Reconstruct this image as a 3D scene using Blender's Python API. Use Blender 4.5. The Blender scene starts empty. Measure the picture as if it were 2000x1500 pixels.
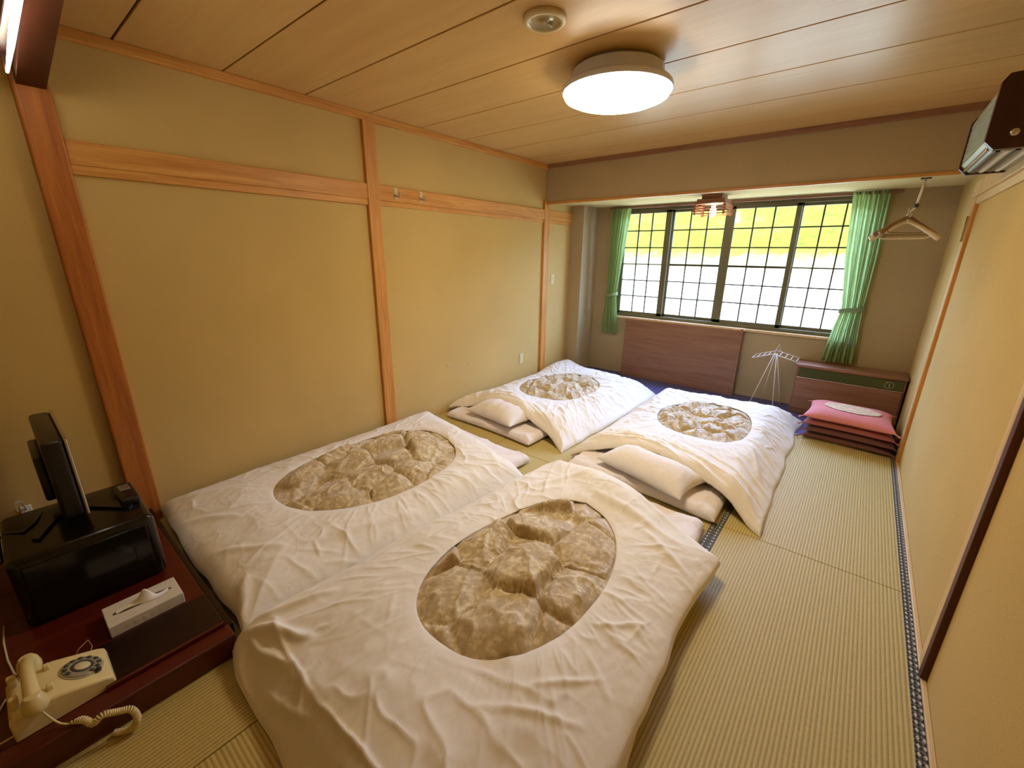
import bpy, bmesh, math, random
import numpy as np
from mathutils import Vector, Matrix, noise as mnoise

random.seed(7)
rng = np.random.default_rng(11)
SC = bpy.context.scene
COL = SC.collection
PI = math.pi

# ------------------------------------------------------------------ camera
CAM_F, CAM_P, CAM_Y, CAM_R = 829.7, 0.2974, 0.6812, 0.0107
CAM_LOC = Vector((3.1767, -0.3551, 1.6))
_fw = Vector((-math.sin(CAM_Y) * math.cos(CAM_P), math.cos(CAM_Y) * math.cos(CAM_P), -math.sin(CAM_P)))
_rt = Vector((math.cos(CAM_Y), math.sin(CAM_Y), 0))
_up = _rt.cross(_fw)
_c, _s = math.cos(CAM_R), math.sin(CAM_R)
_r2 = _c * _rt + _s * _up
_u2 = -_s * _rt + _c * _up
cam_d = bpy.data.cameras.new('camera')
cam_d.sensor_width = 36
cam_d.lens = CAM_F / 2000 * 36
cam_d.clip_start = 0.02
cam = bpy.data.objects.new('camera', cam_d)
cam.matrix_world = Matrix(((_r2.x, _u2.x, -_fw.x, CAM_LOC.x), (_r2.y, _u2.y, -_fw.y, CAM_LOC.y), (_r2.z, _u2.z, -_fw.z, CAM_LOC.z), (0, 0, 0, 1)))
COL.objects.link(cam)
SC.camera = cam

# ------------------------------------------------------------------ world, sun, exposure
W = bpy.data.worlds.new('sky')
W.use_nodes = True
W.node_tree.nodes['Background'].inputs[0].default_value = (0.33, 0.48, 1.0, 1)
W.node_tree.nodes['Background'].inputs[1].default_value = 15.0
SC.world = W
sun_d = bpy.data.lights.new('sun', 'SUN')
sun_d.energy = 5
sun_d.angle = 0.02
sun_d.color = (1, 0.95, 0.85)
sun = bpy.data.objects.new('sun', sun_d)
sun.rotation_euler = Vector((0.25, 0.62, -0.75)).to_track_quat('-Z', 'Y').to_euler()
sun.location = (0, 0, 12)
COL.objects.link(sun)
por_d = bpy.data.lights.new('window_portal', 'AREA')
por_d.shape = 'RECTANGLE'
por_d.size, por_d.size_y = 2.6, 1.4
por_d.cycles.is_portal = True
por = bpy.data.objects.new('window_portal', por_d)
por.location = (1.82, 5.30, 1.48)
por.rotation_euler = (-PI / 2, 0, 0)
COL.objects.link(por)
VS = SC.view_settings
VS.view_transform = 'Standard'
VS.look = 'None'
VS.gamma = 1
VS.use_curve_mapping = False
VS.exposure = 1.26
LAMP_POWER = 17.0
LAMP_COL = (1.0, 0.87, 0.68)
SC.cycles.max_bounces = 7
SC.cycles.diffuse_bounces = 4
SC.cycles.use_adaptive_sampling = True
SC.cycles.adaptive_threshold = 0.025
SC.cycles.use_denoising = True
SC.cycles.sample_clamp_indirect = 4

# ------------------------------------------------------------------ materials
def lin(r, g, b):
    f = lambda c: (c / 255 / 12.92) if c / 255 <= 0.04045 else ((c / 255 + 0.055) / 1.055) ** 2.4
    return (f(r), f(g), f(b), 1)

def nmat(name, rough=0.6, spec=0.3):
    m = bpy.data.materials.new(name)
    m.use_nodes = True
    nt = m.node_tree
    b = nt.nodes['Principled BSDF']
    b.inputs['Roughness'].default_value = rough
    b.inputs['Specular IOR Level'].default_value = spec
    return m, nt, b

def nd(nt, t, **kw):
    n = nt.nodes.new(t)
    for k, v in kw.items():
        if k.startswith('i_'):
            n.inputs[k[2:].replace('_', ' ')].default_value = v
        else:
            setattr(n, k, v)
    return n

def ramp(nt, fac, stops):
    r = nd(nt, 'ShaderNodeValToRGB')
    el = r.color_ramp.elements
    while len(el) < len(stops):
        el.new(0.5)
    for e, (p, c) in zip(el, stops):
        e.position = p
        e.color = c
    nt.links.new(fac, r.inputs[0])
    return r.outputs[0]

def coords(nt, scale=(1, 1, 1), rot=(0, 0, 0), kind='Object'):
    tc = nd(nt, 'ShaderNodeTexCoord')
    mp = nd(nt, 'ShaderNodeMapping')
    mp.inputs['Scale'].default_value = scale
    mp.inputs['Rotation'].default_value = rot
    nt.links.new(tc.outputs[kind], mp.inputs[0])
    return mp.outputs[0]

def bump(nt, b, h, strength=0.2, dist=0.01):
    bp = nd(nt, 'ShaderNodeBump')
    bp.inputs['Strength'].default_value = strength
    bp.inputs['Distance'].default_value = dist
    nt.links.new(h, bp.inputs['Height'])
    nt.links.new(bp.outputs[0], b.inputs['Normal'])

def plain(name, col, rough=0.5, spec=0.3, metal=0.0, var=0.06, scale=30):
    m, nt, b = nmat(name, rough, spec)
    b.inputs['Metallic'].default_value = metal
    n = nd(nt, 'ShaderNodeTexNoise', i_Scale=scale, i_Detail=3.0)
    nt.links.new(coords(nt), n.inputs['Vector'])
    lo = tuple(max(0, c * (1 - var)) for c in col[:3]) + (1,)
    hi = tuple(min(1, c * (1 + var)) for c in col[:3]) + (1,)
    nt.links.new(ramp(nt, n.outputs['Fac'], [(0.3, lo), (0.7, hi)]), b.inputs['Base Color'])
    return m

def wood(name, c1, c2, axis='Y', rough=0.45, scale=9.0, spec=0.35):
    m, nt, b = nmat(name, rough, spec)
    s = {'X': (0.06, 1, 1), 'Y': (1, 0.06, 1), 'Z': (1, 1, 0.06)}[axis]
    v = coords(nt, tuple(k * scale for k in s))
    n = nd(nt, 'ShaderNodeTexNoise', i_Scale=2.2, i_Detail=6.0, i_Roughness=0.6, i_Distortion=0.6)
    nt.links.new(v, n.inputs['Vector'])
    n2 = nd(nt, 'ShaderNodeTexNoise', i_Scale=11.0, i_Detail=3.0)
    nt.links.new(v, n2.inputs['Vector'])
    mx = nd(nt, 'ShaderNodeMath', operation='MULTIPLY_ADD')
    nt.links.new(n2.outputs['Fac'], mx.inputs[0])
    mx.inputs[1].default_value = 0.35
    nt.links.new(n.outputs['Fac'], mx.inputs[2])
    nt.links.new(ramp(nt, mx.outputs[0], [(0.45, c1), (0.85, c2)]), b.inputs['Base Color'])
    bump(nt, b, mx.outputs[0], 0.08, 0.003)
    return m

def plaster(name, c):
    m, nt, b = nmat(name, 0.9, 0.08)
    n = nd(nt, 'ShaderNodeTexNoise', i_Scale=240.0, i_Detail=4.0, i_Roughness=0.7)
    nt.links.new(coords(nt), n.inputs['Vector'])
    n2 = nd(nt, 'ShaderNodeTexNoise', i_Scale=2.0, i_Detail=3.0)
    nt.links.new(coords(nt), n2.inputs['Vector'])
    mx = nd(nt, 'ShaderNodeMath', operation='MULTIPLY_ADD')
    nt.links.new(n2.outputs['Fac'], mx.inputs[0])
    mx.inputs[1].default_value = 0.3
    nt.links.new(n.outputs['Fac'], mx.inputs[2])
    lo = tuple(k * 0.86 for k in c[:3]) + (1,)
    hi = tuple(min(1, k * 1.1) for k in c[:3]) + (1,)
    nt.links.new(ramp(nt, mx.outputs[0], [(0.45, lo), (0.85, hi)]), b.inputs['Base Color'])
    bump(nt, b, n.outputs['Fac'], 0.12, 0.002)
    return m

def cloth(name, c, wr=0.35, scale=1.0, rough=0.85):
    m, nt, b = nmat(name, rough, 0.12)
    b.inputs['Base Color'].default_value = c
    b.inputs['Sheen Weight'].default_value = 0.08
    v = coords(nt, (scale, scale * 0.5, scale), (0, 0, 0.6))
    n = nd(nt, 'ShaderNodeTexNoise', i_Scale=5.0, i_Detail=3.0, i_Roughness=0.5, i_Distortion=0.9)
    nt.links.new(v, n.inputs['Vector'])
    n2 = nd(nt, 'ShaderNodeTexNoise', i_Scale=3.2, i_Detail=2.0, i_Distortion=1.5)
    nt.links.new(coords(nt, (scale * 0.6, scale * 1.4, scale), (0, 0, 0.9)), n2.inputs['Vector'])
    # thin sharp creases where the second noise crosses its middle
    s1 = nd(nt, 'ShaderNodeMath', operation='SUBTRACT'); nt.links.new(n2.outputs['Fac'], s1.inputs[0]); s1.inputs[1].default_value = 0.5
    s2 = nd(nt, 'ShaderNodeMath', operation='ABSOLUTE'); nt.links.new(s1.outputs[0], s2.inputs[0])
    s3 = nd(nt, 'ShaderNodeMapRange'); s3.interpolation_type = 'SMOOTHSTEP'
    s3.inputs['From Min'].default_value = 0.0; s3.inputs['From Max'].default_value = 0.035; s3.inputs['To Min'].default_value = 0.07; s3.inputs['To Max'].default_value = 0.0
    nt.links.new(s2.outputs[0], s3.inputs['Value'])
    n3 = nd(nt, 'ShaderNodeTexNoise', i_Scale=2.0, i_Detail=1.0)
    nt.links.new(v, n3.inputs['Vector'])
    s4 = nd(nt, 'ShaderNodeMapRange'); s4.inputs['From Min'].default_value = 0.45; s4.inputs['From Max'].default_value = 0.62
    nt.links.new(n3.outputs['Fac'], s4.inputs['Value'])
    s5 = nd(nt, 'ShaderNodeMath', operation='MULTIPLY'); nt.links.new(s3.outputs[0], s5.inputs[0]); nt.links.new(s4.outputs[0], s5.inputs[1])
    mx = nd(nt, 'ShaderNodeMath', operation='ADD')
    nt.links.new(s5.outputs[0], mx.inputs[0]); nt.links.new(n.outputs['Fac'], mx.inputs[1])
    n4 = nd(nt, 'ShaderNodeTexNoise', i_Scale=38.0, i_Detail=2.0)
    nt.links.new(v, n4.inputs['Vector'])
    m2 = nd(nt, 'ShaderNodeMath', operation='MULTIPLY_ADD')
    nt.links.new(n4.outputs['Fac'], m2.inputs[0]); m2.inputs[1].default_value = 0.06; nt.links.new(mx.outputs[0], m2.inputs[2])
    bump(nt, b, m2.outputs[0], wr, 0.03)
    return m

def quiltmat(name):
    m, nt, b = nmat(name, 0.62, 0.3)
    b.inputs['Sheen Weight'].default_value = 0.25
    v = coords(nt)
    n = nd(nt, 'ShaderNodeTexNoise', i_Scale=13.0, i_Detail=6.0, i_Roughness=0.62, i_Distortion=1.2)
    nt.links.new(v, n.inputs['Vector'])
    vo = nd(nt, 'ShaderNodeTexVoronoi', i_Scale=46.0)
    nt.links.new(v, vo.inputs['Vector'])
    mx = nd(nt, 'ShaderNodeMath', operation='MULTIPLY_ADD')
    nt.links.new(vo.outputs['Distance'], mx.inputs[0])
    mx.inputs[1].default_value = -0.18
    nt.links.new(n.outputs['Fac'], mx.inputs[2])
    nt.links.new(ramp(nt, mx.outputs[0], [(0.36, lin(186, 162, 116)), (0.46, lin(208, 186, 140)), (0.58, lin(228, 210, 168))]), b.inputs['Base Color'])
    n2 = nd(nt, 'ShaderNodeTexNoise', i_Scale=13.0, i_Detail=3.0, i_Distortion=1.4)
    nt.links.new(coords(nt, (1, 0.4, 1), (0, 0, 0.9)), n2.inputs['Vector'])
    bump(nt, b, n2.outputs['Fac'], 0.4, 0.012)
    return m

def tatamimat(name, axis=0):
    m, nt, b = nmat(name, 0.6, 0.25)
    g = nd(nt, 'ShaderNodeNewGeometry')
    sp = nd(nt, 'ShaderNodeSeparateXYZ')
    nt.links.new(g.outputs['Position'], sp.inputs[0])
    mu = nd(nt, 'ShaderNodeMath', operation='MULTIPLY')
    nt.links.new(sp.outputs[axis], mu.inputs[0])
    mu.inputs[1].default_value = 2 * PI / 0.0152
    si = nd(nt, 'ShaderNodeMath', operation='SINE')
    nt.links.new(mu.outputs[0], si.inputs[0])
    mr = nd(nt, 'ShaderNodeMapRange')
    mr.inputs['From Min'].default_value = -1
    nt.links.new(si.outputs[0], mr.inputs['Value'])
    sc = (160, 12, 20) if axis == 1 else (12, 160, 20)
    n = nd(nt, 'ShaderNodeTexNoise', i_Scale=3.0, i_Detail=3.0)
    nt.links.new(coords(nt, sc), n.inputs['Vector'])
    ml = nd(nt, 'ShaderNodeMath', operation='MULTIPLY_ADD')
    nt.links.new(n.outputs['Fac'], ml.inputs[0])
    ml.inputs[1].default_value = 0.6
    mh = nd(nt, 'ShaderNodeMath', operation='MULTIPLY')
    nt.links.new(mr.outputs[0], mh.inputs[0])
    mh.inputs[1].default_value = 0.5
    nt.links.new(mh.outputs[0], ml.inputs[2])
    nt.links.new(ramp(nt, ml.outputs[0], [(0.15, lin(144, 122, 66)), (0.45, lin(188, 166, 100)), (0.85, lin(204, 184, 118))]), b.inputs['Base Color'])
    bump(nt, b, mr.outputs[0], 0.35, 0.0025)
    return m

def herimat(name):
    m, nt, b = nmat(name, 0.7, 0.2)
    ck = nd(nt, 'ShaderNodeTexChecker', i_Scale=1.0)
    ck.inputs['Color1'].default_value = lin(52, 50, 44)
    ck.inputs['Color2'].default_value = lin(112, 106, 90)
    nt.links.new(coords(nt, (110, 70, 1), (0, 0, 0.785), 'Object'), ck.inputs['Vector'])
    vo = nd(nt, 'ShaderNodeTexVoronoi', i_Scale=1.0, i_Randomness=0.0, distance='MANHATTAN')
    nt.links.new(coords(nt, (55, 30, 0), (0, 0, 0.0), 'Object'), vo.inputs['Vector'])
    lt = nd(nt, 'ShaderNodeMath', operation='LESS_THAN')
    nt.links.new(vo.outputs['Distance'], lt.inputs[0])
    lt.inputs[1].default_value = 0.3
    mx = nd(nt, 'ShaderNodeMix', data_type='RGBA')
    nt.links.new(lt.outputs[0], mx.inputs[0])
    nt.links.new(ck.outputs[0], mx.inputs[6])
    mx.inputs[7].default_value = lin(196, 190, 168)
    nt.links.new(mx.outputs[2], b.inputs['Base Color'])
    return m

def emit(name, col, s):
    m = bpy.data.materials.new(name)
    m.use_nodes = True
    nt = m.node_tree
    nt.nodes.clear()
    e = nd(nt, 'ShaderNodeEmission')
    e.inputs[0].default_value = col
    e.inputs[1].default_value = s
    o = nd(nt, 'ShaderNodeOutputMaterial')
    nt.links.new(e.outputs[0], o.inputs[0])
    return m

def glassmat(name):
    m = bpy.data.materials.new(name)
    m.use_nodes = True
    nt = m.node_tree
    nt.nodes.clear()
    t = nd(nt, 'ShaderNodeBsdfTransparent')
    t.inputs[0].default_value = (0.95, 0.97, 0.93, 1)
    g = nd(nt, 'ShaderNodeBsdfGlossy')
    g.inputs['Roughness'].default_value = 0.08
    mx = nd(nt, 'ShaderNodeMixShader')
    mx.inputs[0].default_value = 0.06
    nt.links.new(t.outputs[0], mx.inputs[1])
    nt.links.new(g.outputs[0], mx.inputs[2])
    o = nd(nt, 'ShaderNodeOutputMaterial')
    nt.links.new(mx.outputs[0], o.inputs[0])
    return m

def foliage(name):
    m, nt, b = nmat(name, 0.9, 0.1)
    n = nd(nt, 'ShaderNodeTexNoise', i_Scale=3.4, i_Detail=7.0, i_Roughness=0.75)
    nt.links.new(coords(nt), n.inputs['Vector'])
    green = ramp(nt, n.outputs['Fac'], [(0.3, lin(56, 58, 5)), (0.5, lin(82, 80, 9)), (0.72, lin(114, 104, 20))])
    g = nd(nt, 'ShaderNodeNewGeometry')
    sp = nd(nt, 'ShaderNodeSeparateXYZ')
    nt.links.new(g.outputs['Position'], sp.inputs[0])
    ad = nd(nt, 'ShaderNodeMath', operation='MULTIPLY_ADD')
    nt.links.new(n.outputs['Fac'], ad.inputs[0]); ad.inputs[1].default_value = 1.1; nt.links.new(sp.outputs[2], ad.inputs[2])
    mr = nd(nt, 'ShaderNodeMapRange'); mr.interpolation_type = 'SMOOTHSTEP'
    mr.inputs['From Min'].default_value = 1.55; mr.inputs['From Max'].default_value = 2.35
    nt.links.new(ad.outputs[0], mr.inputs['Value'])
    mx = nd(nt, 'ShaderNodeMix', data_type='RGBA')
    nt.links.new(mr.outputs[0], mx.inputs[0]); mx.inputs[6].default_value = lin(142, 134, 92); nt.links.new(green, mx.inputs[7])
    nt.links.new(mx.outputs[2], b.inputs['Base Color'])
    return m

M = {}
M['wall'] = plaster('sand_plaster', lin(204, 172, 106))
M['wall_alcove'] = plaster('alcove_plaster', lin(178, 158, 120))
M['woodZ'] = wood('cedar_upright', lin(182, 118, 48), lin(216, 154, 76), 'Z')
M['woodY'] = wood('cedar_lengthwise', lin(188, 122, 50), lin(222, 162, 82), 'Y')
M['woodX'] = wood('cedar_crosswise', lin(178, 118, 52), lin(214, 154, 80), 'X')
M['pale'] = wood('pale_wood', lin(206, 170, 112), lin(226, 196, 140), 'Y')
M['paleZ'] = wood('pale_upright', lin(200, 160, 96), lin(222, 188, 126), 'Z')
M['post'] = wood('tokonoma_post_wood', lin(150, 82, 30), lin(190, 116, 48), 'Z')
M['ceil'] = wood('ceiling_board', lin(206, 164, 98), lin(218, 178, 112), 'X', 0.33, 5.0, 0.45)
M['darkwood'] = wood('dark_wood', lin(48, 20, 10), lin(70, 30, 14), 'X', 0.4)
M['groove'] = plain('groove_dark', lin(44, 20, 8), 0.9)
M['redwood'] = wood('red_lacquer_wood', lin(66, 18, 7), lin(94, 28, 11), 'Y', 0.3, 6.0, 0.5)
M['lacquer'] = plain('dark_lacquer', lin(30, 12, 8), 0.28, 0.5)
M['walnut'] = wood('brown_panel', lin(128, 88, 64), lin(154, 112, 84), 'X', 0.42)
M['black'] = plain('black_plastic', lin(26, 24, 22), 0.3, 0.5)
M['blackgloss'] = plain('black_gloss', lin(20, 16, 13), 0.16, 0.5)
M['silver'] = plain('silver_trim', lin(190, 180, 165), 0.25, 0.5, 0.8)
M['cover'] = cloth('white_cotton_cover', lin(238, 229, 210))
M['sheet'] = cloth('white_sheet', lin(238, 228, 218), 0.45, 1.6)
M['pillow'] = cloth('pillow_case', lin(236, 226, 210), 0.3, 1.8)
M['quilt'] = quiltmat('damask_quilt')
M['tatami'] = tatamimat('tatami_weave', 0)
M['tatamiX'] = tatamimat('tatami_weave_cross', 1)
M['heri'] = herimat('tatami_border')
M['carpet'] = plain('blue_carpet', lin(96, 94, 138), 0.95, 0.05, 0, 0.2, 200)
M['greenframe'] = plain('window_frame_bronze', lin(108, 104, 74), 0.4, 0.4)
M['wire'] = plain('lattice_bar', lin(70, 62, 44), 0.5)
M['glass'] = glassmat('window_glass')
M['curtain'] = cloth('green_curtain', lin(198, 214, 164), 0.15, 2.0)
_nt = M['curtain'].node_tree
_tr = nd(_nt, 'ShaderNodeBsdfTranslucent')
_tr.inputs[0].default_value = lin(208, 222, 156)
_ms = nd(_nt, 'ShaderNodeMixShader')
_ms.inputs[0].default_value = 0.5
_nt.links.new(_nt.nodes['Principled BSDF'].outputs[0], _ms.inputs[1])
_nt.links.new(_tr.outputs[0], _ms.inputs[2])
_nt.links.new(_ms.outputs[0], _nt.nodes['Material Output'].inputs[0])
M['white'] = plain('white_plastic', lin(232, 226, 214), 0.35, 0.4, 0, 0.02)
M['cream'] = plain('cream_plastic', lin(226, 204, 140), 0.25, 0.5, 0, 0.03)
M['ivory'] = plain('ivory_plate', lin(214, 196, 150), 0.4)
M['brass'] = plain('brass', lin(176, 146, 84), 0.35, 0.5, 0.7)
M['pink'] = cloth('rose_cushion', lin(220, 136, 132), 0.2, 2.5)
M['rose'] = cloth('dark_rose_cushion', lin(160, 92, 84), 0.2, 2.5)
M['maroon'] = cloth('maroon_cushion', lin(112, 72, 62), 0.2, 2.5)
M['emblem'] = plain('emblem_weave', lin(228, 200, 164), 0.8, 0.1, 0, 0.22, 60)
M['heater'] = wood('heater_panel', lin(112, 76, 54), lin(138, 96, 70), 'X', 0.4)
M['grille'] = plain('green_grille', lin(78, 84, 38), 0.4)
M['lamp'] = emit('lamp_diffuser', LAMP_COL + (1,), LAMP_POWER)
M['lamprim'] = plain('lamp_rim', lin(222, 224, 236), 0.3, 0.4, 0, 0.01)
M['bulb'] = emit('bulb_glow', (1, 0.8, 0.55, 1), 14)
M['tube'] = emit('tube_glow', (1, 0.93, 0.75, 1), 10.0)
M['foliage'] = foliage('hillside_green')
M['ground'] = plain('pale_concrete', lin(170, 160, 126), 0.9, 0.1)
M['tissue'] = plain('tissue_paper', lin(238, 232, 220), 0.9, 0.05)
M['carton'] = plain('tissue_carton', lin(214, 204, 180), 0.6)
M['slot'] = plain('slot_dark', lin(86, 74, 54), 0.8)
M['dialgrey'] = plain('dial_grey', lin(70, 66, 58), 0.35)
M['acwood'] = wood('aircon_side', lin(48, 22, 14), lin(66, 32, 20), 'Z', 0.4)
M['acfront'] = plain('aircon_front', lin(150, 150, 118), 0.35)
M['hangerclay'] = plain('hanger_plastic', lin(222, 204, 160), 0.35, 0.4)
M['hangerbrown'] = plain('hanger_brown', lin(140, 104, 62), 0.4, 0.4)
M['orangewood'] = wood('lantern_wood', lin(150, 84, 40), lin(190, 118, 62), 'X')
M['scroll'] = plain('fabric_band', lin(190, 208, 158), 0.8)

# ------------------------------------------------------------------ object helpers
def link(name, me, mat=None, parent=None):
    o = bpy.data.objects.new(name, me)
    COL.objects.link(o)
    if mat is not None and me is not None:
        me.materials.clear()
        me.materials.append(M[mat] if isinstance(mat, str) else mat)
    if parent is not None:
        o.parent = parent
        o.matrix_parent_inverse = Matrix.Translation(-parent.location) if parent.type == 'EMPTY' and parent.rotation_euler.z == 0 else parent.matrix_basis.inverted()
    return o

def tag(o, label=None, cat=None, group=None, kind=None):
    if label: o['label'] = label
    if cat: o['category'] = cat
    if group: o['group'] = group
    if kind: o['kind'] = kind
    return o

def empty(name, loc, label, cat, group=None):
    o = bpy.data.objects.new(name, None)
    o.location = loc
    o.empty_display_size = 0.1
    COL.objects.link(o)
    return tag(o, label, cat, group)

class B:
    """collects shapes into one bmesh"""
    def __init__(s): s.bm = bmesh.new()
    def box(s, x0, x1, y0, y1, z0, z1, bev=0.0, seg=2, mat=None):
        t = bmesh.new()
        bmesh.ops.create_cube(t, size=1)
        bmesh.ops.scale(t, vec=(x1 - x0, y1 - y0, z1 - z0), verts=t.verts)
        if bev: bmesh.ops.bevel(t, geom=t.edges[:], offset=bev, segments=seg, profile=0.5, affect='EDGES')
        bmesh.ops.translate(t, vec=((x0 + x1) / 2, (y0 + y1) / 2, (z0 + z1) / 2), verts=t.verts)
        if mat: bmesh.ops.transform(t, matrix=mat, verts=t.verts)
        s.add(t); return s
    def add(s, t):
        me = bpy.data.meshes.new('tmp'); t.to_mesh(me); t.free()
        s.bm.from_mesh(me); bpy.data.meshes.remove(me)
    def tube(s, pts, r, n=8, closed=False):
        pts = [Vector(p) for p in pts]
        L = len(pts)
        rr = r if isinstance(r, (list, tuple)) else [r] * L
        rings = []
        prev = None
        for i, p in enumerate(pts):
            a = pts[i - 1] if i > 0 else (pts[-1] if closed else p)
            b = pts[(i + 1) % L] if (i < L - 1 or closed) else p
            d = (b - a).normalized() if (b - a).length > 1e-9 else Vector((0, 0, 1))
            if prev is None:
                u = d.orthogonal().normalized()
            else:
                u = (prev - d * prev.dot(d))
                u = u.normalized() if u.length > 1e-6 else d.orthogonal().normalized()
            prev = u
            w = d.cross(u)
            rings.append([s.bm.verts.new(p + float(rr[i]) * (math.cos(2 * PI * k / n) * u + math.sin(2 * PI * k / n) * w)) for k in range(n)])
        for i in range(L if closed else L - 1):
            A, Bq = rings[i], rings[(i + 1) % L]
            for k in range(n):
                s.bm.faces.new((A[k], A[(k + 1) % n], Bq[(k + 1) % n], Bq[k]))
        if not closed:
            s.bm.faces.new(rings[0][::-1]); s.bm.faces.new(rings[-1])
        return s
    def lathe(s, prof, c, n=32, mat=None):
        t = bmesh.new()
        rings = []
        for r, z in prof:
            if r < 1e-6: rings.append([t.verts.new((0, 0, z))])
            else: rings.append([t.verts.new((r * math.cos(2 * PI * k / n), r * math.sin(2 * PI * k / n), z)) for k in range(n)])
        for a, b in zip(rings, rings[1:]):
            for k in range(n):
                k2 = (k + 1) % n
                if len(a) == 1 and len(b) == 1: continue
                if len(a) == 1: t.faces.new((a[0], b[k2], b[k]))
                elif len(b) == 1: t.faces.new((a[k], a[k2], b[0]))
                else: t.faces.new((a[k], a[k2], b[k2], b[k]))
        if mat: bmesh.ops.transform(t, matrix=mat, verts=t.verts)
        bmesh.ops.translate(t, vec=c, verts=t.verts)
        s.add(t); return s
    def prism(s, poly, a0, a1, axis='X'):
        """extrude polygon (in the two other axes) along an axis"""
        def P(u, v, a):
            return {'X': (a, u, v), 'Y': (u, a, v), 'Z': (u, v, a)}[axis]
        A = [s.bm.verts.new(P(u, v, a0)) for u, v in poly]
        Bv = [s.bm.verts.new(P(u, v, a1)) for u, v in poly]
        n = len(poly)
        for k in range(n): s.bm.faces.new((A[k], A[(k + 1) % n], Bv[(k + 1) % n], Bv[k]))
        s.bm.faces.new(A[::-1]); s.bm.faces.new(Bv)
        return s
    def grid(s, P):
        """P[i][j] -> quads"""
        V = [[s.bm.verts.new(p) for p in row] for row in P]
        for i in range(len(V) - 1):
            for j in range(len(V[0]) - 1):
                s.bm.faces.new((V[i][j], V[i + 1][j], V[i + 1][j + 1], V[i][j + 1]))
        return s
    def done(s, name, mat, parent=None, smooth=False):
        bmesh.ops.recalc_face_normals(s.bm, faces=s.bm.faces[:])
        me = bpy.data.meshes.new(name)
        s.bm.to_mesh(me); s.bm.free()
        if smooth:
            me.polygons.foreach_set('use_smooth', [True] * len(me.polygons))
            if smooth == 'auto':
                me.set_sharp_from_angle(angle=0.7)
        return link(name, me, mat, parent)

def struct(o):
    o['kind'] = 'structure'
    return o

# ------------------------------------------------------------------ room shell
RW, RH, YB, YW, YN = 3.66, 2.60, 4.17, 5.16, -1.60
ZB = 2.19
T = 0.10
# left wall
struct(B().box(-T, 0, YN, YW + 0.2, -0.1, RH + 0.1).done('wall_left', 'wall'))
struct(B().box(RW, RW + T, YN, YW + 0.2, -0.1, RH + 0.1).done('wall_right', 'wall'))
struct(B().box(-T, RW + T, YN - T, YN, -0.1, RH + 0.1).done('wall_near', 'wall'))
# window wall with its opening
WX0, WX1, WZ0, WZ1 = 0.52, 3.12, 0.80, 2.17
w = B()
w.box(0, WX0, YW, YW + 0.16, 0, ZB + 0.06).box(WX1, RW, YW, YW + 0.16, 0, ZB + 0.06)
w.box(WX0, WX1, YW, YW + 0.16, 0, WZ0).box(WX0, WX1, YW, YW + 0.16, WZ1, ZB + 0.06)
struct(w.done('wall_window', 'wall_alcove'))
# lowered beam over the alcove and the alcove ceiling
struct(B().box(0, RW, YB, YB + 0.16, ZB, RH + 0.02).done('wall_beam', 'wall_alcove'))
struct(B().box(0, RW, YB + 0.16, YW + 0.2, ZB + 0.012, ZB + 0.1).done('ceiling_alcove', plaster('alcove_ceiling_paint', lin(226, 206, 150))))
struct(B().box(0, 0.19, 4.76, YW, 0, ZB + 0.012).done('wall_pillar', 'wall_alcove'))
# ceiling: dark backing with boards below it
ceil = struct(B().box(-T, RW + T, YN, YB + 0.16, RH + 0.012, RH + 0.1).done('ceiling', 'groove'))
lines = [YN, -1.12, -0.635, -0.15, 0.335, 0.82, 1.303, 1.788, 2.278, 2.772, 3.278, 3.79, YB]
for a, b in zip(lines, lines[1:]):
    B().box(0, RW, a + 0.005, b - 0.005, RH, RH + 0.014, 0.002, 1).done('ceiling_board', 'ceil', ceil)
# floor slab with the tatami mats
floor = struct(B().box(-T, RW + T, YN - T, YW + 0.2, -0.2, -0.05).done('floor', 'groove'))
def mat_(x0, x1, y0, y1, axis=0, borders=True):
    g = 0.0015
    h = 0.034
    if axis == 0:
        o = B().box(x0 + g, x1 - g, y0 + g, y1 - g, -0.05, 0, 0.002, 1).done('tatami_mat', 'tatami', floor)
        if borders:
            for a, b in ((x0 + g, x0 + h), (x1 - h, x1 - g)):
                B().box(a, b, y0 + g, y1 - g, -0.004, 0.0016, 0.0007, 1).done('border_strip', 'heri', o)
    else:
        o = B().box(x0 + g, x1 - g, y0 + g, y1 - g, -0.05, 0, 0.002, 1).done('tatami_mat', 'tatamiX', floor)
        if borders:
            for a, b in ((y0 + g, y0 + h), (y1 - h, y1 - g)):
                B().box(x0 + g, x1 - g, a, b, -0.004, 0.0016, 0.0007, 1).done('border_strip', 'heri', o)
    return o
XE = RW - 0.018
YT = 4.20
mat_(2.745, XE, 2.23, YT); mat_(2.745, XE, 0.27, 2.23)
mat_(1.83, 2.745, 3.24, YT, 0, False); mat_(0.91, 1.83, 3.24, YT, 0, False); mat_(0.0, 0.91, 2.23, YT, 0, False)
mat_(0.91, 2.745, 2.23, 3.24, 1, False)
mat_(1.83, 2.745, 0.27, 2.23); mat_(0.91, 1.83, 0.27, 2.23, 0, False); mat_(0, 0.91, 0.27, 2.23, 0, False)
mat_(1.79, XE, -0.64, 0.27, 1, False); mat_(0, 1.79, -0.64, 0.27, 0, False)
mat_(0, 1.79, YN, -0.64, 0, False); mat_(1.79, XE, YN, -0.64, 1, False)
tag(B().box(0.0, RW, YT + 0.012, YW, -0.05, 0.004, 0.003, 1).done('carpet', 'carpet'), 'blue carpet on the floor of the window alcove', 'carpet')
k = 0
def trim(o):
    global k
    k += 1
    o.name = 'trim_%d' % k
    return struct(o)
trim(B().box(0, RW, YT, YT + 0.012, -0.05, 0.006, 0.002, 1).done('trim', 'pale'))
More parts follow.
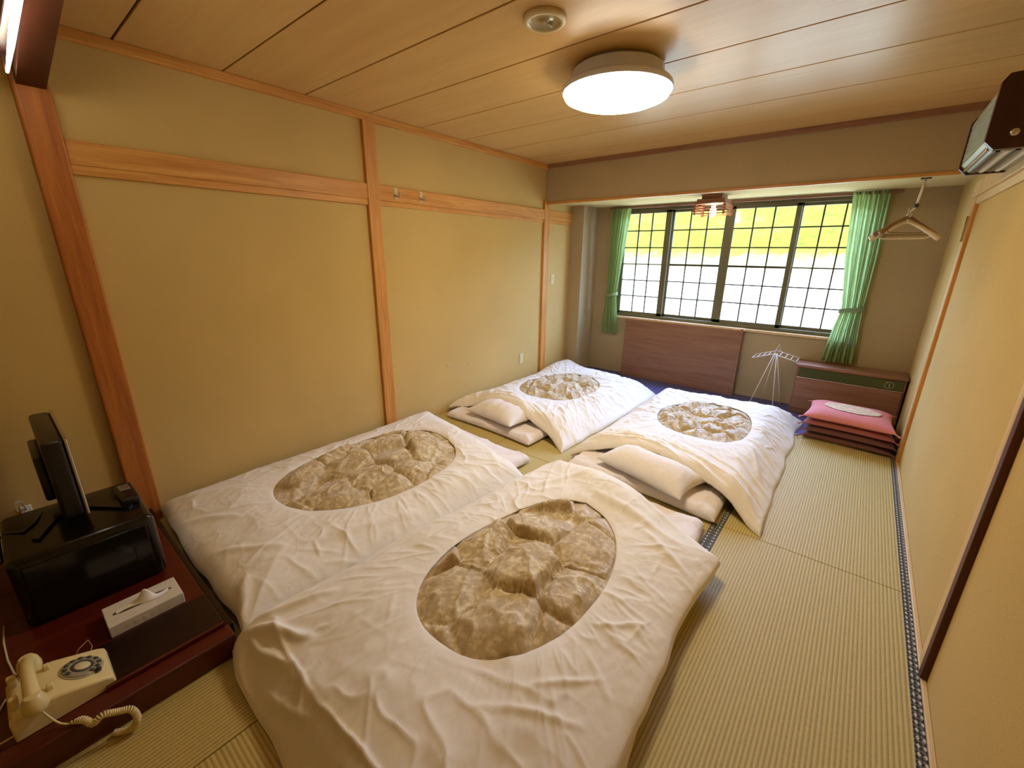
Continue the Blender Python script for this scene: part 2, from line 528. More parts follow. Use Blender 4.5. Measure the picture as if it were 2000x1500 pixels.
trim(B().box(XE, RW, YN, YT, -0.05, 0.012, 0.003, 1).done('trim', 'pale'))          # strip at the foot of the right wall
# posts and rails of the left wall
trim(B().box(-0.02, 0.030, 1.722, 1.83, 0, RH, 0.004).done('trim', 'woodZ'))
trim(B().box(-0.02, 0.028, 4.12, 4.225, 0, ZB + 0.02, 0.004).done('trim', 'woodZ'))
trim(B().box(-0.03, 0.05, -0.065, 0.06, 0.0, 2.42, 0.008).done('trim', 'post'))
trim(B().box(-0.01, 0.024, 0.06, 4.76, 2.0, 2.112, 0.005).done('trim', 'woodY'))
trim(B().box(-0.01, 0.012, 1.83, 4.76, 1.962, 2.0, 0.003).done('trim', 'woodY'))
trim(B().box(-0.01, 0.020, 0.06, 1.722, 1.956, 2.0, 0.003).done('trim', 'woodY'))
trim(B().box(-0.01, 0.034, 0.045, 4.17, RH - 0.052, RH, 0.005).done('trim', 'woodY'))
trim(B().box(0, RW, YB - 0.03, YB, RH - 0.042, RH, 0.004).done('trim', 'walnut'))
trim(B().box(0, RW, YB - 0.012, YB + 0.03, ZB - 0.022, ZB, 0.003).done('trim', 'woodX'))
trim(B().box(RW - 0.034, RW, YN, YB, RH - 0.045, RH, 0.005).done('trim', 'woodY'))
# right wall: rail, closet posts, sliding door edge
trim(B().box(RW - 0.03, RW, 0.3, YB + 0.02, 2.005, 2.105, 0.005).done('trim', 'paleZ'))
trim(B().box(RW - 0.014, RW, 0.3, YB, 1.955, 2.005, 0.003).done('trim', 'pale'))
trim(B().box(RW - 0.02, RW + 0.01, 4.09, 4.19, 0, 2.105, 0.004).done('trim', 'paleZ'))
trim(B().box(RW - 0.022, RW + 0.01, 4.045, 4.088, 0, 1.96, 0.003).done('trim', 'woodZ'))
trim(B().box(RW - 0.016, RW + 0.01, 1.70, 1.775, 0.012, 1.96, 0.003).done('trim', 'paleZ'))
trim(B().box(RW - 0.022, RW + 0.01, 1.655, 1.698, 0.012, 1.96, 0.003).done('trim', wood('door_edge', lin(70, 32, 14), lin(96, 48, 22), 'Z')))
# tokonoma header that rises a little away from the post
hd = B()
N = 14
prof = [(x, 2.30 + 0.13 * x) for x in np.linspace(0, 1.5, N)] + [(1.5, RH + 0.005), (0, RH + 0.005)]
hd.prism(prof, -0.05, 0.045, 'Y')
trim(hd.done('trim', 'darkwood'))
trim(B().box(0.03, 1.5, 0.045, 0.085, RH - 0.04, RH, 0.004).done('trim', 'woodX'))

# ------------------------------------------------------------------ numpy noise for cloth
def vnoise(x, y, seed):
    r = np.random.default_rng(seed)
    tab = r.random((256, 256))
    xi = np.floor(x).astype(int); yi = np.floor(y).astype(int)
    fx = x - xi; fy = y - yi
    fx = fx * fx * (3 - 2 * fx); fy = fy * fy * (3 - 2 * fy)
    a = tab[xi % 256, yi % 256]; b = tab[(xi + 1) % 256, yi % 256]
    c = tab[xi % 256, (yi + 1) % 256]; d = tab[(xi + 1) % 256, (yi + 1) % 256]
    return (a * (1 - fx) + b * fx) * (1 - fy) + (c * (1 - fx) + d * fx) * fy
def fbm(x, y, seed, o=3):
    s = 0; a = 0.5; t = 0
    for i in range(o):
        s = s + a * vnoise(x * 2 ** i, y * 2 ** i, seed + i); t += a; a *= 0.5
    return s / t - 0.5
def ridge(x, y, seed, p=5):
    n = vnoise(x, y, seed) * 0.7 + vnoise(x * 2.1, y * 2.1, seed + 1) * 0.3
    return (1 - np.abs(2 * n - 1)) ** p
def sstep(a, b, x):
    t = np.clip((x - a) / (b - a), 0, 1)
    return t * t * (3 - 2 * t)
def seg_dist(x, y, a, b):
    ax, ay = a; bx, by = b
    dx, dy = bx - ax, by - ay
    t = ((x - ax) * dx + (y - ay) * dy) / (dx * dx + dy * dy)
    tc = np.clip(t, 0, 1)
    return np.hypot(x - ax - tc * dx, y - ay - tc * dy), tc
def quad_sd(q, x, y):
    """distance inside a convex quad (negative outside)"""
    d = 1e9
    for i in range(4):
        ax, ay = q[i]; bx, by = q[(i + 1) % 4]
        L = math.hypot(bx - ax, by - ay)
        s = ((bx - ax) * (y - ay) - (by - ay) * (x - ax)) / L
        d = np.minimum(d, s)
    return d
def mesh_grid_np(name, V, F, mat, parent, smooth=True):
    me = bpy.data.meshes.new(name)
    me.from_pydata(V.tolist(), [], F)
    me.update()
    me.polygons.foreach_set('use_smooth', [smooth] * len(me.polygons))
    return link(name, me, mat, parent)
def bil(q, s, t):
    q = np.array(q)
    return ((1 - s) * (1 - t))[..., None] * q[0] + (s * (1 - t))[..., None] * q[1] + (s * t)[..., None] * q[2] + ((1 - s) * t)[..., None] * q[3]

def cushion(name, quad, th, rr, zb, mat, parent=None, conc=0.0, wr=0.0, seed=1, n=46, m=64, sag=None, flatbot=True, dir=(1.0, 1.0)):
    """stuffed pad over a plan quad (NL, NR, FR, FL); corners drawn out, edges slightly concave"""
    def sp(k):
        u = np.linspace(-1, 1, k)
        return 0.5 + 0.5 * np.sign(u) * (1 - (1 - np.abs(u)) ** 1.7)
    s0, t0 = np.meshgrid(sp(n), sp(m), indexing='ij')
    s = s0 + conc * (0.5 - s0) * 2 * np.sin(PI * t0)
    t = t0 + conc * (0.5 - t0) * 2 * np.sin(PI * s0)
    P = bil(quad, s, t)
    x, y = P[..., 0], P[..., 1]
    q = np.array(quad)
    Lx = (np.linalg.norm(q[1] - q[0]) + np.linalg.norm(q[2] - q[3])) / 2
    Ly = (np.linalg.norm(q[3] - q[0]) + np.linalg.norm(q[2] - q[1])) / 2
    du = np.minimum(s0, 1 - s0) * Lx; dv = np.minimum(t0, 1 - t0) * Ly
    pu = np.sqrt(np.clip(1 - (1 - np.clip(du / rr, 0, 1)) ** 2, 0, 1)); pv = np.sqrt(np.clip(1 - (1 - np.clip(dv / rr, 0, 1)) ** 2, 0, 1))
    prof = pu * pv
    wk = 0
    if wr:
        wk = wr * (ridge(x * 7 * dir[0], y * 7 * dir[1], seed) - 0.25) * np.clip(prof * 2, 0, 1) + 0.6 * wr * fbm(x * 14, y * 14, seed + 5)* np.clip(prof * 2, 0, 1)
    mid = 0.35
    zt = zb + th * (mid + (1 - mid) * prof) + wk
    zbm = zb + th * mid * (1 - prof if flatbot else 1 - prof)
    if sag is not None:
        dz = sag(x, y); zt = zt + dz; zbm = zbm + dz
    top = np.stack([x, y, zt], -1).reshape(-1, 3)
    bot = np.stack([x, y, zbm], -1).reshape(-1, 3)
    idx = np.arange(n * m).reshape(n, m)
    border = np.zeros((n, m), bool); border[0] = border[-1] = True; border[:, 0] = border[:, -1] = True
    V = top.tolist()
    bi = {}
    for a, isb in zip(idx.ravel(), border.ravel()):
        if isb: bi[a] = a
        else:
            bi[a] = len(V); V.append(bot[a].tolist())
    F = []
    for i in range(n - 1):
        for j in range(m - 1):
            a, b_, c_, d_ = idx[i, j], idx[i + 1, j], idx[i + 1, j + 1], idx[i, j + 1]
            F.append((int(a), int(b_), int(c_), int(d_)))
            F.append((int(bi[d_]), int(bi[c_]), int(bi[b_]), int(bi[a])))
    return mesh_grid_np(name, np.array(V), F, mat, parent)

def comforter(loc, label, quad, ell, support, folds, conc, seed, puff, group, th=0.085, wr=1.0, edge=0.028, qcell=0.24, qamp=0.05, extra=None, ew=0.0):
    """white cover with an oval opening over a patterned quilt. quad: NL, NR, FR, FL plan corners."""
    root = empty('futon_comforter', loc, label, 'comforter', group)
    ns = (140, 180, 140, 180)
    st = []
    for i in range(ns[0]): st.append((i / ns[0], 0.0))
    for i in range(ns[1]): st.append((1.0, i / ns[1]))
    for i in range(ns[2]): st.append((1 - i / ns[2], 1.0))
    for i in range(ns[3]): st.append((0.0, 1 - i / ns[3]))
    bd = np.array(st)
    ce = np.array(ell[0]); ra = np.array(ell[1]); ph = ell[2]
    d = bd - ce
    cr, sr = math.cos(ph), math.sin(ph)
    ex = (d[:, 0] * cr + d[:, 1] * sr) / ra[0]; ey = (-d[:, 0] * sr + d[:, 1] * cr) / ra[1]
    kk = 1 / (np.abs(ex) ** 2.3 + np.abs(ey) ** 2.3) ** (1 / 2.3)
    th_e = np.arctan2(d[:, 1] / ra[1], d[:, 0] / ra[0])
    kk = kk * (1 + 0.03 * np.sin(2 * th_e + seed) + 0.02 * np.sin(3 * th_e + 2 * seed))
    el = ce + d * kk[:, None]
    q = np.array(quad, float)
    Lx = (np.linalg.norm(q[1] - q[0]) + np.linalg.norm(q[2] - q[3])) / 2
    Ly = (np.linalg.norm(q[3] - q[0]) + np.linalg.norm(q[2] - q[1])) / 2
    c0, c1, c2, c3 = conc            # inward bow of near, right, far, left edges (fractions)
    def plan(S, Tt):
        s = S; t = Tt
        bl = np.sin(PI * np.clip(t, 0, 1)) ** 0.7; bn = np.sin(PI * np.clip(s, 0, 1)) ** 0.7
        s2 = s + c3 * bl * (1 - s) - c1 * bl * s
        t2 = t + c0 * bn * (1 - t) - c2 * bn * t
        P = bil(q, s2, t2)
        x, y = P[..., 0], P[..., 1]
        em = 1 - sstep(0.0, 0.22, np.minimum(np.minimum(S, 1 - S), np.minimum(Tt, 1 - Tt)))
        wx_ = edge * 2 * fbm(x * 3.1, y * 3.1, seed + 90, 2) * em; wy_ = edge * 2 * fbm(x * 3.1 + 20, y * 3.1, seed + 92, 2) * em
        x = x + wx_; y = y + wy_
        return x, y
    cr_ = np.random.default_rng(seed + 300)
    xc_, yc_ = q[:, 0].mean(), q[:, 1].mean()
    creases = []
    for _ in range(30):
        s_, t_ = cr_.uniform(0.04, 0.96), cr_.uniform(0.04, 0.96)
        if abs(s_ - ce[0]) < ra[0] * 0.95 and abs(t_ - ce[1]) < ra[1] * 0.95: continue
        p_ = bil(q, np.array(s_), np.array(t_))
        a_ = math.atan2(p_[1] - yc_, p_[0] - xc_) + cr_.normal(0, 0.55) + (PI / 2 if cr_.random() < 0.3 else 0)
        l_ = cr_.uniform(0.05, 0.13)
        creases.append(((p_[0] - l_ * math.cos(a_), p_[1] - l_ * math.sin(a_)), (p_[0] + l_ * math.cos(a_), p_[1] + l_ * math.sin(a_)), cr_.uniform(0.002, 0.0055), cr_.uniform(0.008, 0.013)))
    folds = list(folds) + creases
    def height(S, Tt, x, y, rim):
        de = np.minimum(np.minimum(S, 1 - S) * Lx, np.minimum(Tt, 1 - Tt) * Ly)
        de = np.maximum(de, 0)
        z = support(x, y)
        z = z + 0.010 + th * np.sqrt(np.clip(1 - (1 - np.clip(de / 0.16, 0, 1)) ** 2, 0, 1)) * (0.55 + 0.45 * sstep(0.0, 0.35, de))
        z = z + puff * fbm(x * 2.3, y * 2.3, seed, 2) * 2 * sstep(0, 0.25, de)
        # tension wrinkles running out from the oval
        ang = np.arctan2((Tt - ce[1]) * Ly, (S - ce[0]) * Lx)
        z = z + wr * 0.006 * (ridge(ang * 9 + 20, rim * 1.6 + 7, seed + 9, 6)) * sstep(0.02, 0.25, rim) * sstep(0, 0.1, de)
        z = z + wr * 0.007 * (ridge(x * 5 + y * 3, y * 7 - x * 2, seed + 21, 7)) * sstep(0, 0.12, de) * (0.35 + sstep(0.45, 0.65, vnoise(x * 2, y * 2, seed + 3)))
        z = z + wr * 0.0018 * fbm(x * 30, y * 22, seed + 31, 2) * 2
        e0 = Tt * Ly                                   # distance from the head (near) edge
        z = z + ew * 0.013 * ridge(x * 1.3 + y * 2 + 3, e0 * 13 + x * 2.0 + 0.7 * np.sin(x * 5), seed + 71, 4) * sstep(0.01, 0.06, e0) * (1 - sstep(0.18, 0.5, e0))
        z = z + ew * 0.008 * ridge(x * 3 + 9, y * 11 + x * 5, seed + 73, 4) * sstep(0.0, 0.08, de) * (1 - sstep(0.2, 0.4, de))
        for a, b, h, wd in folds:
            dd, tc = seg_dist(x + 0.012 * fbm(x * 9, y * 9, seed + 40) * 2, y + 0.012 * fbm(x * 9 + 5, y * 9, seed + 41) * 2, a, b)
            z = z + h * np.exp(-(dd / wd) ** 2) * np.sin(PI * np.clip(tc * 0.96 + 0.02, 0, 1)) ** 0.5
        if extra is not None: z = z + extra(x, y)
        return z
    Mr = 90
    NB = len(bd)
    rs = np.linspace(0, 1, Mr)
    rs = 0.5 * rs + 0.5 * (1 - (1 - rs) ** 1.8)
    S = el[:, 0][None] * (1 - rs)[:, None] + bd[:, 0][None] * rs[:, None]
    Tt = el[:, 1][None] * (1 - rs)[:, None] + bd[:, 1][None] * rs[:, None]
    rim = np.broadcast_to(rs[:, None], S.shape)
    x, y = plan(S, Tt)
    z = height(S, Tt, x, y, rim)
    z = z - 0.012 * np.exp(-rim / 0.06)
    z = np.maximum(z, 0.006)
    rows = [np.stack([x[0], y[0], z[0] - 0.016], -1)]
    cx_, cy_ = x[0].mean(), y[0].mean()
    inner = np.stack([x[0] + (x[0] - cx_) * 0.015, y[0] + (y[0] - cy_) * 0.015, z[0] - 0.008], -1)
    rows = [inner] + [np.stack([x[i], y[i], z[i]], -1) for i in range(Mr)]
    # hem: round over and tuck below
    ctr = np.array([x[-1].mean(), y[-1].mean()])
    out = np.stack([x[-1] - ctr[0], y[-1] - ctr[1]], -1)
    out = out / np.linalg.norm(out, axis=1)[:, None]
    zl = np.maximum(z[-1], 0.012)
    for k_, dz in ((0.006, 0.35), (0.004, 0.8), (-0.05, 0.95)):
        rows.append(np.stack([x[-1] + out[:, 0] * k_, y[-1] + out[:, 1] * k_, np.maximum(zl - dz * 0.02, 0.003)], -1))
    V = np.concatenate(rows)
    F = []
    for i in range(len(rows) - 1):
        for j in range(NB):
            j2 = (j + 1) % NB
            F.append((i * NB + j, (i + 1) * NB + j, (i + 1) * NB + j2, i * NB + j2))
    mesh_grid_np('cover', V, F, 'cover', root)
    # the quilt under the opening: stitched cells with puffs and creases
    R2 = 60
    rq = np.linspace(0, 1.07, R2)
    S = ce[0] + (el[:, 0] - ce[0])[None] * rq[:, None]
    Tt = ce[1] + (el[:, 1] - ce[1])[None] * rq[:, None]
    xq, yq = plan(S, Tt)
    zrim = z[0]
    zc = height(np.array([ce[0]]), np.array([ce[1]]), *plan(np.array([ce[0]]), np.array([ce[1]])), np.array([0.0]))[0]
    pr = np.random.default_rng(seed + 77)
    x0, x1, y0, y1 = xq.min() - 0.3, xq.max() + 0.3, yq.min() - 0.3, yq.max() + 0.3
    pts = []
    nx, ny = int((x1 - x0) / qcell) + 1, int((y1 - y0) / (qcell * 1.1)) + 1
    for i in range(nx):
        for j in range(ny):
            pts.append((x0 + (i + 0.5 * (j % 2) + pr.uniform(-.32, .32)) * qcell, y0 + (j + pr.uniform(-.32, .32)) * qcell * 1.1))
    pts = np.array(pts)
    xw = xq + 0.03 * fbm(xq * 6, yq * 6, seed + 50); yw = yq + 0.03 * fbm(xq * 6 + 9, yq * 6, seed + 51)
    D = np.sqrt((xw[..., None] - pts[:, 0]) ** 2 + (yw[..., None] - pts[:, 1]) ** 2)
    order = np.argsort(D, axis=-1)
    D1 = np.take_along_axis(D, order[..., :1], -1)[..., 0]; D2 = np.take_along_axis(D, order[..., 1:2], -1)[..., 0]
    ed = D2 - D1
    cellr = np.random.default_rng(seed + 5).random(len(pts))[order[..., 0]]
    tilt = np.random.default_rng(seed + 6).normal(0, 0.13, (len(pts), 2))[order[..., 0]]
    off = (xw - pts[order[..., 0], 0]) * tilt[..., 0] + (yw - pts[order[..., 0], 1]) * tilt[..., 1]
    hgt = qamp * np.sqrt(np.clip(1 - np.exp(-ed / 0.075), 0, 1)) * (0.7 + 0.5 * cellr) + off * sstep(0, 0.06, ed)
    seam = np.exp(-ed / 0.05)
    dirx = (xw - pts[order[..., 0], 0]); diry = (yw - pts[order[..., 0], 1])
    an = np.arctan2(diry, dirx)
    hgt = hgt + wr * 0.010 * seam * (ridge(an * 3 + cellr * 40, D1 * 6, seed + 60, 3) - 0.4)
    hgt = hgt + wr * 0.014 * (ridge(xq * 9 + yq * 4, yq * 4 - xq * 3, seed + 63, 6) - 0.3) + 0.003 * fbm(xq * 45, yq * 45, seed + 64, 2) * 2
    rr_ = rq[:, None]
    zb = zrim[None] * sstep(0, 1, rr_) + zc * (1 - sstep(0, 1, rr_))
    zq = zb - 0.016 + hgt * (1 - 0.6 * sstep(0.8, 1.0, rr_)) - 0.012 * sstep(0.96, 1.07, rr_)
    zq = np.where(rr_ > 1.0, np.minimum(zq, zrim[None] - 0.012), zq)
    zq = np.where(rr_ > 0.9, np.minimum(zq, zb - 0.003 + 0.3 * (1 - rr_)), zq)
    V = np.stack([xq, yq, zq], -1).reshape(-1, 3)
    V = np.concatenate([V[NB - 1:NB], V[NB:]])
    F = []
    for j in range(NB):
        F.append((0, 1 + j, 1 + (j + 1) % NB))
    for i in range(R2 - 2):
        for j in range(NB):
            j2 = (j + 1) % NB
            F.append((1 + i * NB + j, 1 + (i + 1) * NB + j, 1 + (i + 1) * NB + j2, 1 + i * NB + j2))
    qo = mesh_grid_np('inner_quilt', V, F, 'quilt', root)
    qo['label'] = 'beige brown patterned quilt showing through the oval opening'
    return root

def pad_support(q, h, soft=0.10):
    return lambda x, y: h * sstep(-soft * 0.6, soft * 0.6, quad_sd(q, x, y))
def gauss(cx, cy, wx, wy, rot, h, p=2.6):
    c_, s_ = math.cos(rot), math.sin(rot)
    def f(x, y):
        u = ((x - cx) * c_ + (y - cy) * s_) / wx; v = (-(x - cx) * s_ + (y - cy) * c_) / wy
        return h * np.exp(-(np.abs(u) ** p + np.abs(v) ** p))
    return f

GM, GC, GP = 'futon mattresses on the tatami', 'futon comforters in white covers', 'white pillows'
mqA = [(0.20, 0.09), (1.28, 0.07), (1.37, 2.12), (0.22, 2.20)]
mqB = [(1.80, 0.02), (2.985, -0.10), (2.69, 2.12), (1.70, 2.16)]
spB = [(1.30, 0.02), (3.2, -0.06), (3.1, 1.98), (1.50, 2.12)]
mqC = [(0.13, 2.36), (1.19, 2.33), (1.24, 4.35), (0.14, 4.40)]
mqD = [(1.63, 2.24), (2.73, 2.19), (2.74, 4.30), (1.66, 4.35)]
for q, lab, sd in ((mqA, 'white sheeted mattress under the comforter beside the left wall, nearest the television', 3), (mqB, 'white sheeted mattress under the front comforter, edge showing along the tatami', 4),
                   (mqC, 'white sheeted mattress by the left wall with crumpled edge, nearest the pillar', 5), (mqD, 'white sheeted mattress under the comforter nearest the cushion stack', 6)):
    tag(cushion('futon_mattress', q, 0.08, 0.06, 0.002, 'sheet', None, 0.012, 0.014, sd, 70, 100), lab, 'mattress', GM)

# A: left, near
supA0 = pad_support([(0.0, 0.0), (1.42, 0.0), (1.45, 2.06), (0.0, 2.2)], 0.085, 0.16)
bumpA = gauss(0.80, 1.98, 0.42, 0.20, -0.12, 0.045)
comforter((0.8, 1.1, 0), 'long comforter along the left wall beside the television platform, oval showing patterned quilt',
          [(0.07, 0.04), (1.45, 0.018), (1.55, 1.86), (0.06, 2.20)], ((0.475, 0.56), (0.30, 0.325), 0.0),
          lambda x, y: supA0(x, y) + bumpA(x, y), [((0.42, 0.05), (0.72, 0.30), 0.012, 0.02), ((0.9, 0.1), (1.15, 0.32), 0.010, 0.018), ((1.25, 0.5), (1.4, 1.0), 0.012, 0.03),
          ((1.1, 1.9), (1.45, 1.65), 0.010, 0.03), ((1.46, 0.0), (1.2, 0.12), 0.02, 0.03)], (0.0, 0.0, 0.02, 0.0), 101, 0.018, GC, 0.095, qcell=0.26, qamp=0.062)
# B: front
supB0 = pad_support(spB, 0.092, 0.16)
bumpB = gauss(2.17, 1.92, 0.38, 0.16, -0.38, 0.085)
comforter((2.2, 1.0, 0), 'largest comforter in the foreground, wide oval showing puffy patterned quilt',
          [(1.462, -0.03), (2.88, -0.16), (2.865, 1.73), (1.63, 2.16)], ((0.50, 0.535), (0.255, 0.285), 0.0),
          lambda x, y: supB0(x, y) + bumpB(x, y), [((1.60, 0.09), (2.0, 0.05), 0.012, 0.009), ((2.0, 0.05), (2.45, 0.06), 0.012, 0.009), ((1.47, 0.0), (1.78, 0.16), 0.028, 0.020), ((1.47, -0.01), (1.62, 0.34), 0.026, 0.020), ((1.47, 0.01), (1.5, 0.30), 0.02, 0.015), ((1.48, -0.01), (1.80, 0.05), 0.022, 0.016), ((1.7, 0.75), (1.72, 1.1), 0.010, 0.02), ((1.56, 0.62), (1.62, 0.95), 0.010, 0.012),
          ((1.45, -0.02), (1.85, -0.1), 0.022, 0.022), ((1.75, -0.04), (2.05, 0.02), 0.010, 0.012), ((2.45, 0.35), (2.75, 0.55), 0.009, 0.012), ((2.55, 0.52), (2.72, 0.72), 0.008, 0.012),
          ((2.5, 1.6), (2.78, 1.45), 0.012, 0.02), ((2.1, 1.75), (2.7, 1.62), 0.014, 0.03), ((2.3, 1.9), (2.75, 1.72), 0.012, 0.03), ((1.75, 1.6), (2.0, 1.95), 0.012, 0.03), ((2.6, 0.9), (2.75, 1.05), 0.008, 0.012)],
          (0.0, 0.015, -0.02, -0.035), 202, 0.02, GC, 0.10, qcell=0.27, qamp=0.056)
# C: far left, D: far right
pilC = [(0.37, 2.40), (0.97, 2.34), (1.02, 2.72), (0.40, 2.78)]
pilD = [(1.84, 2.31), (2.53, 2.13), (2.60, 2.50), (1.92, 2.66)]
supC0 = pad_support([(0.0, 2.42), (1.33, 2.42), (1.38, 4.45), (0.0, 4.9)], 0.08, 0.22); supD0 = pad_support([(1.60, 2.3), (2.83, 2.3), (2.82, 4.42), (1.58, 4.42)], 0.085, 0.20)
bumpC = gauss(0.69, 2.58, 0.36, 0.22, -0.08, 0.14); bumpD = gauss(2.22, 2.42, 0.40, 0.23, -0.25, 0.145)
comforter((0.8, 3.6, 0), 'pale comforter farthest back by the left wall, oval showing patterned quilt',
          [(0.06, 2.47), (1.47, 2.43), (1.50, 4.43), (0.06, 4.70)], ((0.46, 0.49), (0.27, 0.27), 0.0),
          lambda x, y: supC0(x, y) + bumpC(x, y), [((0.95, 2.75), (1.4, 2.5), 0.016, 0.03), ((0.9, 2.9), (1.3, 2.65), 0.014, 0.03), ((0.3, 2.75), (0.8, 2.8), 0.014, 0.03), ((1.1, 2.95), (1.42, 2.62), 0.012, 0.02)],
          (0.075, 0.0, 0.0, 0.0), 303, 0.02, GC, 0.10, 1.3, qcell=0.2, extra=gauss(0.1, 4.5, 0.2, 0.5, 0, 0.06), ew=1.0)
comforter((2.2, 3.4, 0), 'pale lavender-white comforter nearest the cushion stack, oval showing crumpled quilt',
          [(1.58, 2.40), (2.955, 2.255), (2.93, 4.58), (1.53, 4.44)], ((0.52, 0.51), (0.265, 0.245), 0.0),
          lambda x, y: supD0(x, y) + bumpD(x, y), [((2.5, 2.55), (2.88, 2.3), 0.016, 0.03), ((1.75, 2.6), (2.3, 2.75), 0.016, 0.03), ((2.3, 2.8), (2.8, 2.45), 0.015, 0.025), ((1.65, 2.55), (1.9, 2.6), 0.012, 0.02),
          ((2.65, 2.9), (2.9, 2.7), 0.012, 0.02), ((2.72, 3.2), (2.85, 2.8), 0.012, 0.02)],
          (0.085, 0.0, 0.0, 0.0), 404, 0.02, GC, 0.10, 1.4, qcell=0.18, qamp=0.05, ew=1.2)
tag(cushion('pillow', pilC, 0.17, 0.21, 0.074, 'pillow', None, 0.05, 0.010, 71, 44, 44, None, True, (1.6, 0.5)), 'white pillow half tucked under the farthest comforter by the left wall', 'pillow', GP)
tag(cushion('pillow', pilD, 0.17, 0.21, 0.074, 'pillow', None, 0.05, 0.006, 72, 44, 44, None, True, (1.6, 0.5)), 'white pillow with pointed corner in the middle of the room, tucked under lavender-white comforter', 'pillow', GP)

# ------------------------------------------------------------------ window
YF = YW + 0.02
win = struct(B().box(WX0 - 0.01, WX1 + 0.01, YF, YF + 0.09, WZ1 - 0.035, WZ1 + 0.01, 0.003).box(WX0 - 0.01, WX1 + 0.01, YF, YF + 0.09, WZ0 - 0.005, WZ0 + 0.035, 0.003)
             .box(WX0 - 0.01, WX0 + 0.03, YF, YF + 0.09, WZ0, WZ1, 0.003).box(WX1 - 0.03, WX1 + 0.01, YF, YF + 0.09, WZ0, WZ1, 0.003).done('window_1', 'greenframe'))
sash = [(0.54, 1.17, 0, 0.045, 0.07), (1.15, 1.86, 1, 0.045, 0.085), (1.80, 2.51, 0, 0.085, 0.05), (2.46, 3.10, 1, 0.06, 0.04)]
for x0, x1, back, wl, wr_ in sash:
    y0 = YF + 0.012 + 0.036 * back; y1 = y0 + 0.028
    z0, z1 = WZ0 + 0.03, WZ1 - 0.03
    so = B().box(x0, x0 + wl, y0, y1, z0, z1, 0.003).box(x1 - wr_, x1, y0, y1, z0, z1, 0.003).box(x0, x1, y0, y1, z0, z0 + 0.04, 0.003).box(x0, x1, y0, y1, z1 - 0.035, z1, 0.003).done('sash', 'greenframe', win)
    ym = (y0 + y1) / 2
    B().box(x0 + wl - 0.005, x1 - wr_ + 0.005, ym - 0.002, ym + 0.002, z0 + 0.035, z1 - 0.03).done('pane', 'glass', so)
    gx0, gx1 = x0 + wl, x1 - wr_
    for i in (1, 2):
        x = gx0 + (gx1 - gx0) * i / 3
        B().box(x - 0.007, x + 0.007, ym - 0.008, ym + 0.008, z0 + 0.03, z1 - 0.03).done('muntin', 'wire', so)
    for i in range(1, 6):
        z = z0 + 0.04 + (z1 - z0 - 0.075) * i / 6
        h = 0.007
        if i == 3 and 1.1 < x0 < 2.4: h = 0.012
        B().box(gx0, gx1, ym - 0.0085, ym + 0.0085, z - h, z + h).done('muntin', 'wire', so)
trim(B().box(WX0 - 0.04, WX1 + 0.02, YW - 0.03, YW + 0.03, WZ0 - 0.03, WZ0 - 0.004, 0.004).done('trim', 'pale'))
trim(B().box(WX0 - 0.14, WX1 + 0.16, YW - 0.06, YW - 0.03, WZ1 - 0.005, WZ1 + 0.02, 0.004).done('trim', 'walnut'))

def curtain(name, label, levels, npl, tie_i, loc):
    root = empty(name, loc, label, 'curtain', 'green curtains at the window')
    nu, nv = npl * 10 + 1, 60
    zs = [l[0] for l in levels]
    P = []
    for j in range(nv):
        f = j / (nv - 1)
        z = zs[0] + (zs[-1] - zs[0]) * f
        xl = float(np.interp(-z, [-q for q in zs], [l[1] for l in levels])); xr = float(np.interp(-z, [-q for q in zs], [l[2] for l in levels]))
        am = float(np.interp(-z, [-q for q in zs], [l[3] for l in levels]))
        row = []
        for i in range(nu):
            u = i / (nu - 1)
            ph = 2 * PI * npl * u
            row.append((xl + (xr - xl) * u + 0.006 * math.sin(ph * 0.5 + f * 3), YW - 0.075 - am * math.sin(ph + 0.6 * math.sin(f * 2.5 + u * 4)) - 0.006 * math.sin(7 * f + 9 * u), z))
        P.append(row)
    b = B().grid(P)
    bmesh.ops.solidify(b.bm, geom=b.bm.faces[:], thickness=0.003)
    b.done('curtain_cloth', 'curtain', root, True)
    z, xl, xr, am = levels[tie_i]
    band = []
    for i in range(28):
        a = 2 * PI * i / 28
        band.append(((xl + xr) / 2 + ((xr - xl) / 2 + 0.014) * math.cos(a), YW - 0.075 + 0.038 * math.sin(a), z + 0.02 * math.cos(a)))
    t = B()
    lo = [Vector(p) - Vector((0, 0, 0.022)) for p in band]; hi = [Vector(p) + Vector((0, 0, 0.022)) for p in band]
    t.grid([lo + lo[:1], hi + hi[:1]])
    bmesh.ops.solidify(t.bm, geom=t.bm.faces[:], thickness=0.004)
    t.done('tieback', 'scroll', root, True)
    return root
curtain('curtain', 'narrow green curtain tied back at the left side of the window', [(2.17, 0.42, 0.685, 0.022), (1.6, 0.42, 0.62, 0.02), (1.08, 0.425, 0.575, 0.018), (0.85, 0.405, 0.60, 0.022), (0.56, 0.385, 0.635, 0.024)], 7, 2, (0.5, YW - 0.075, 0.56))
curtain('curtain', 'green curtain tied back at the right side of the window above the heater', [(2.19, 2.91, 3.19, 0.024), (1.6, 2.955, 3.20, 0.022), (1.10, 3.02, 3.19, 0.018), (0.9, 2.985, 3.20, 0.024), (0.56, 2.95, 3.225, 0.026)], 8, 2, (3.05, YW - 0.075, 0.56))

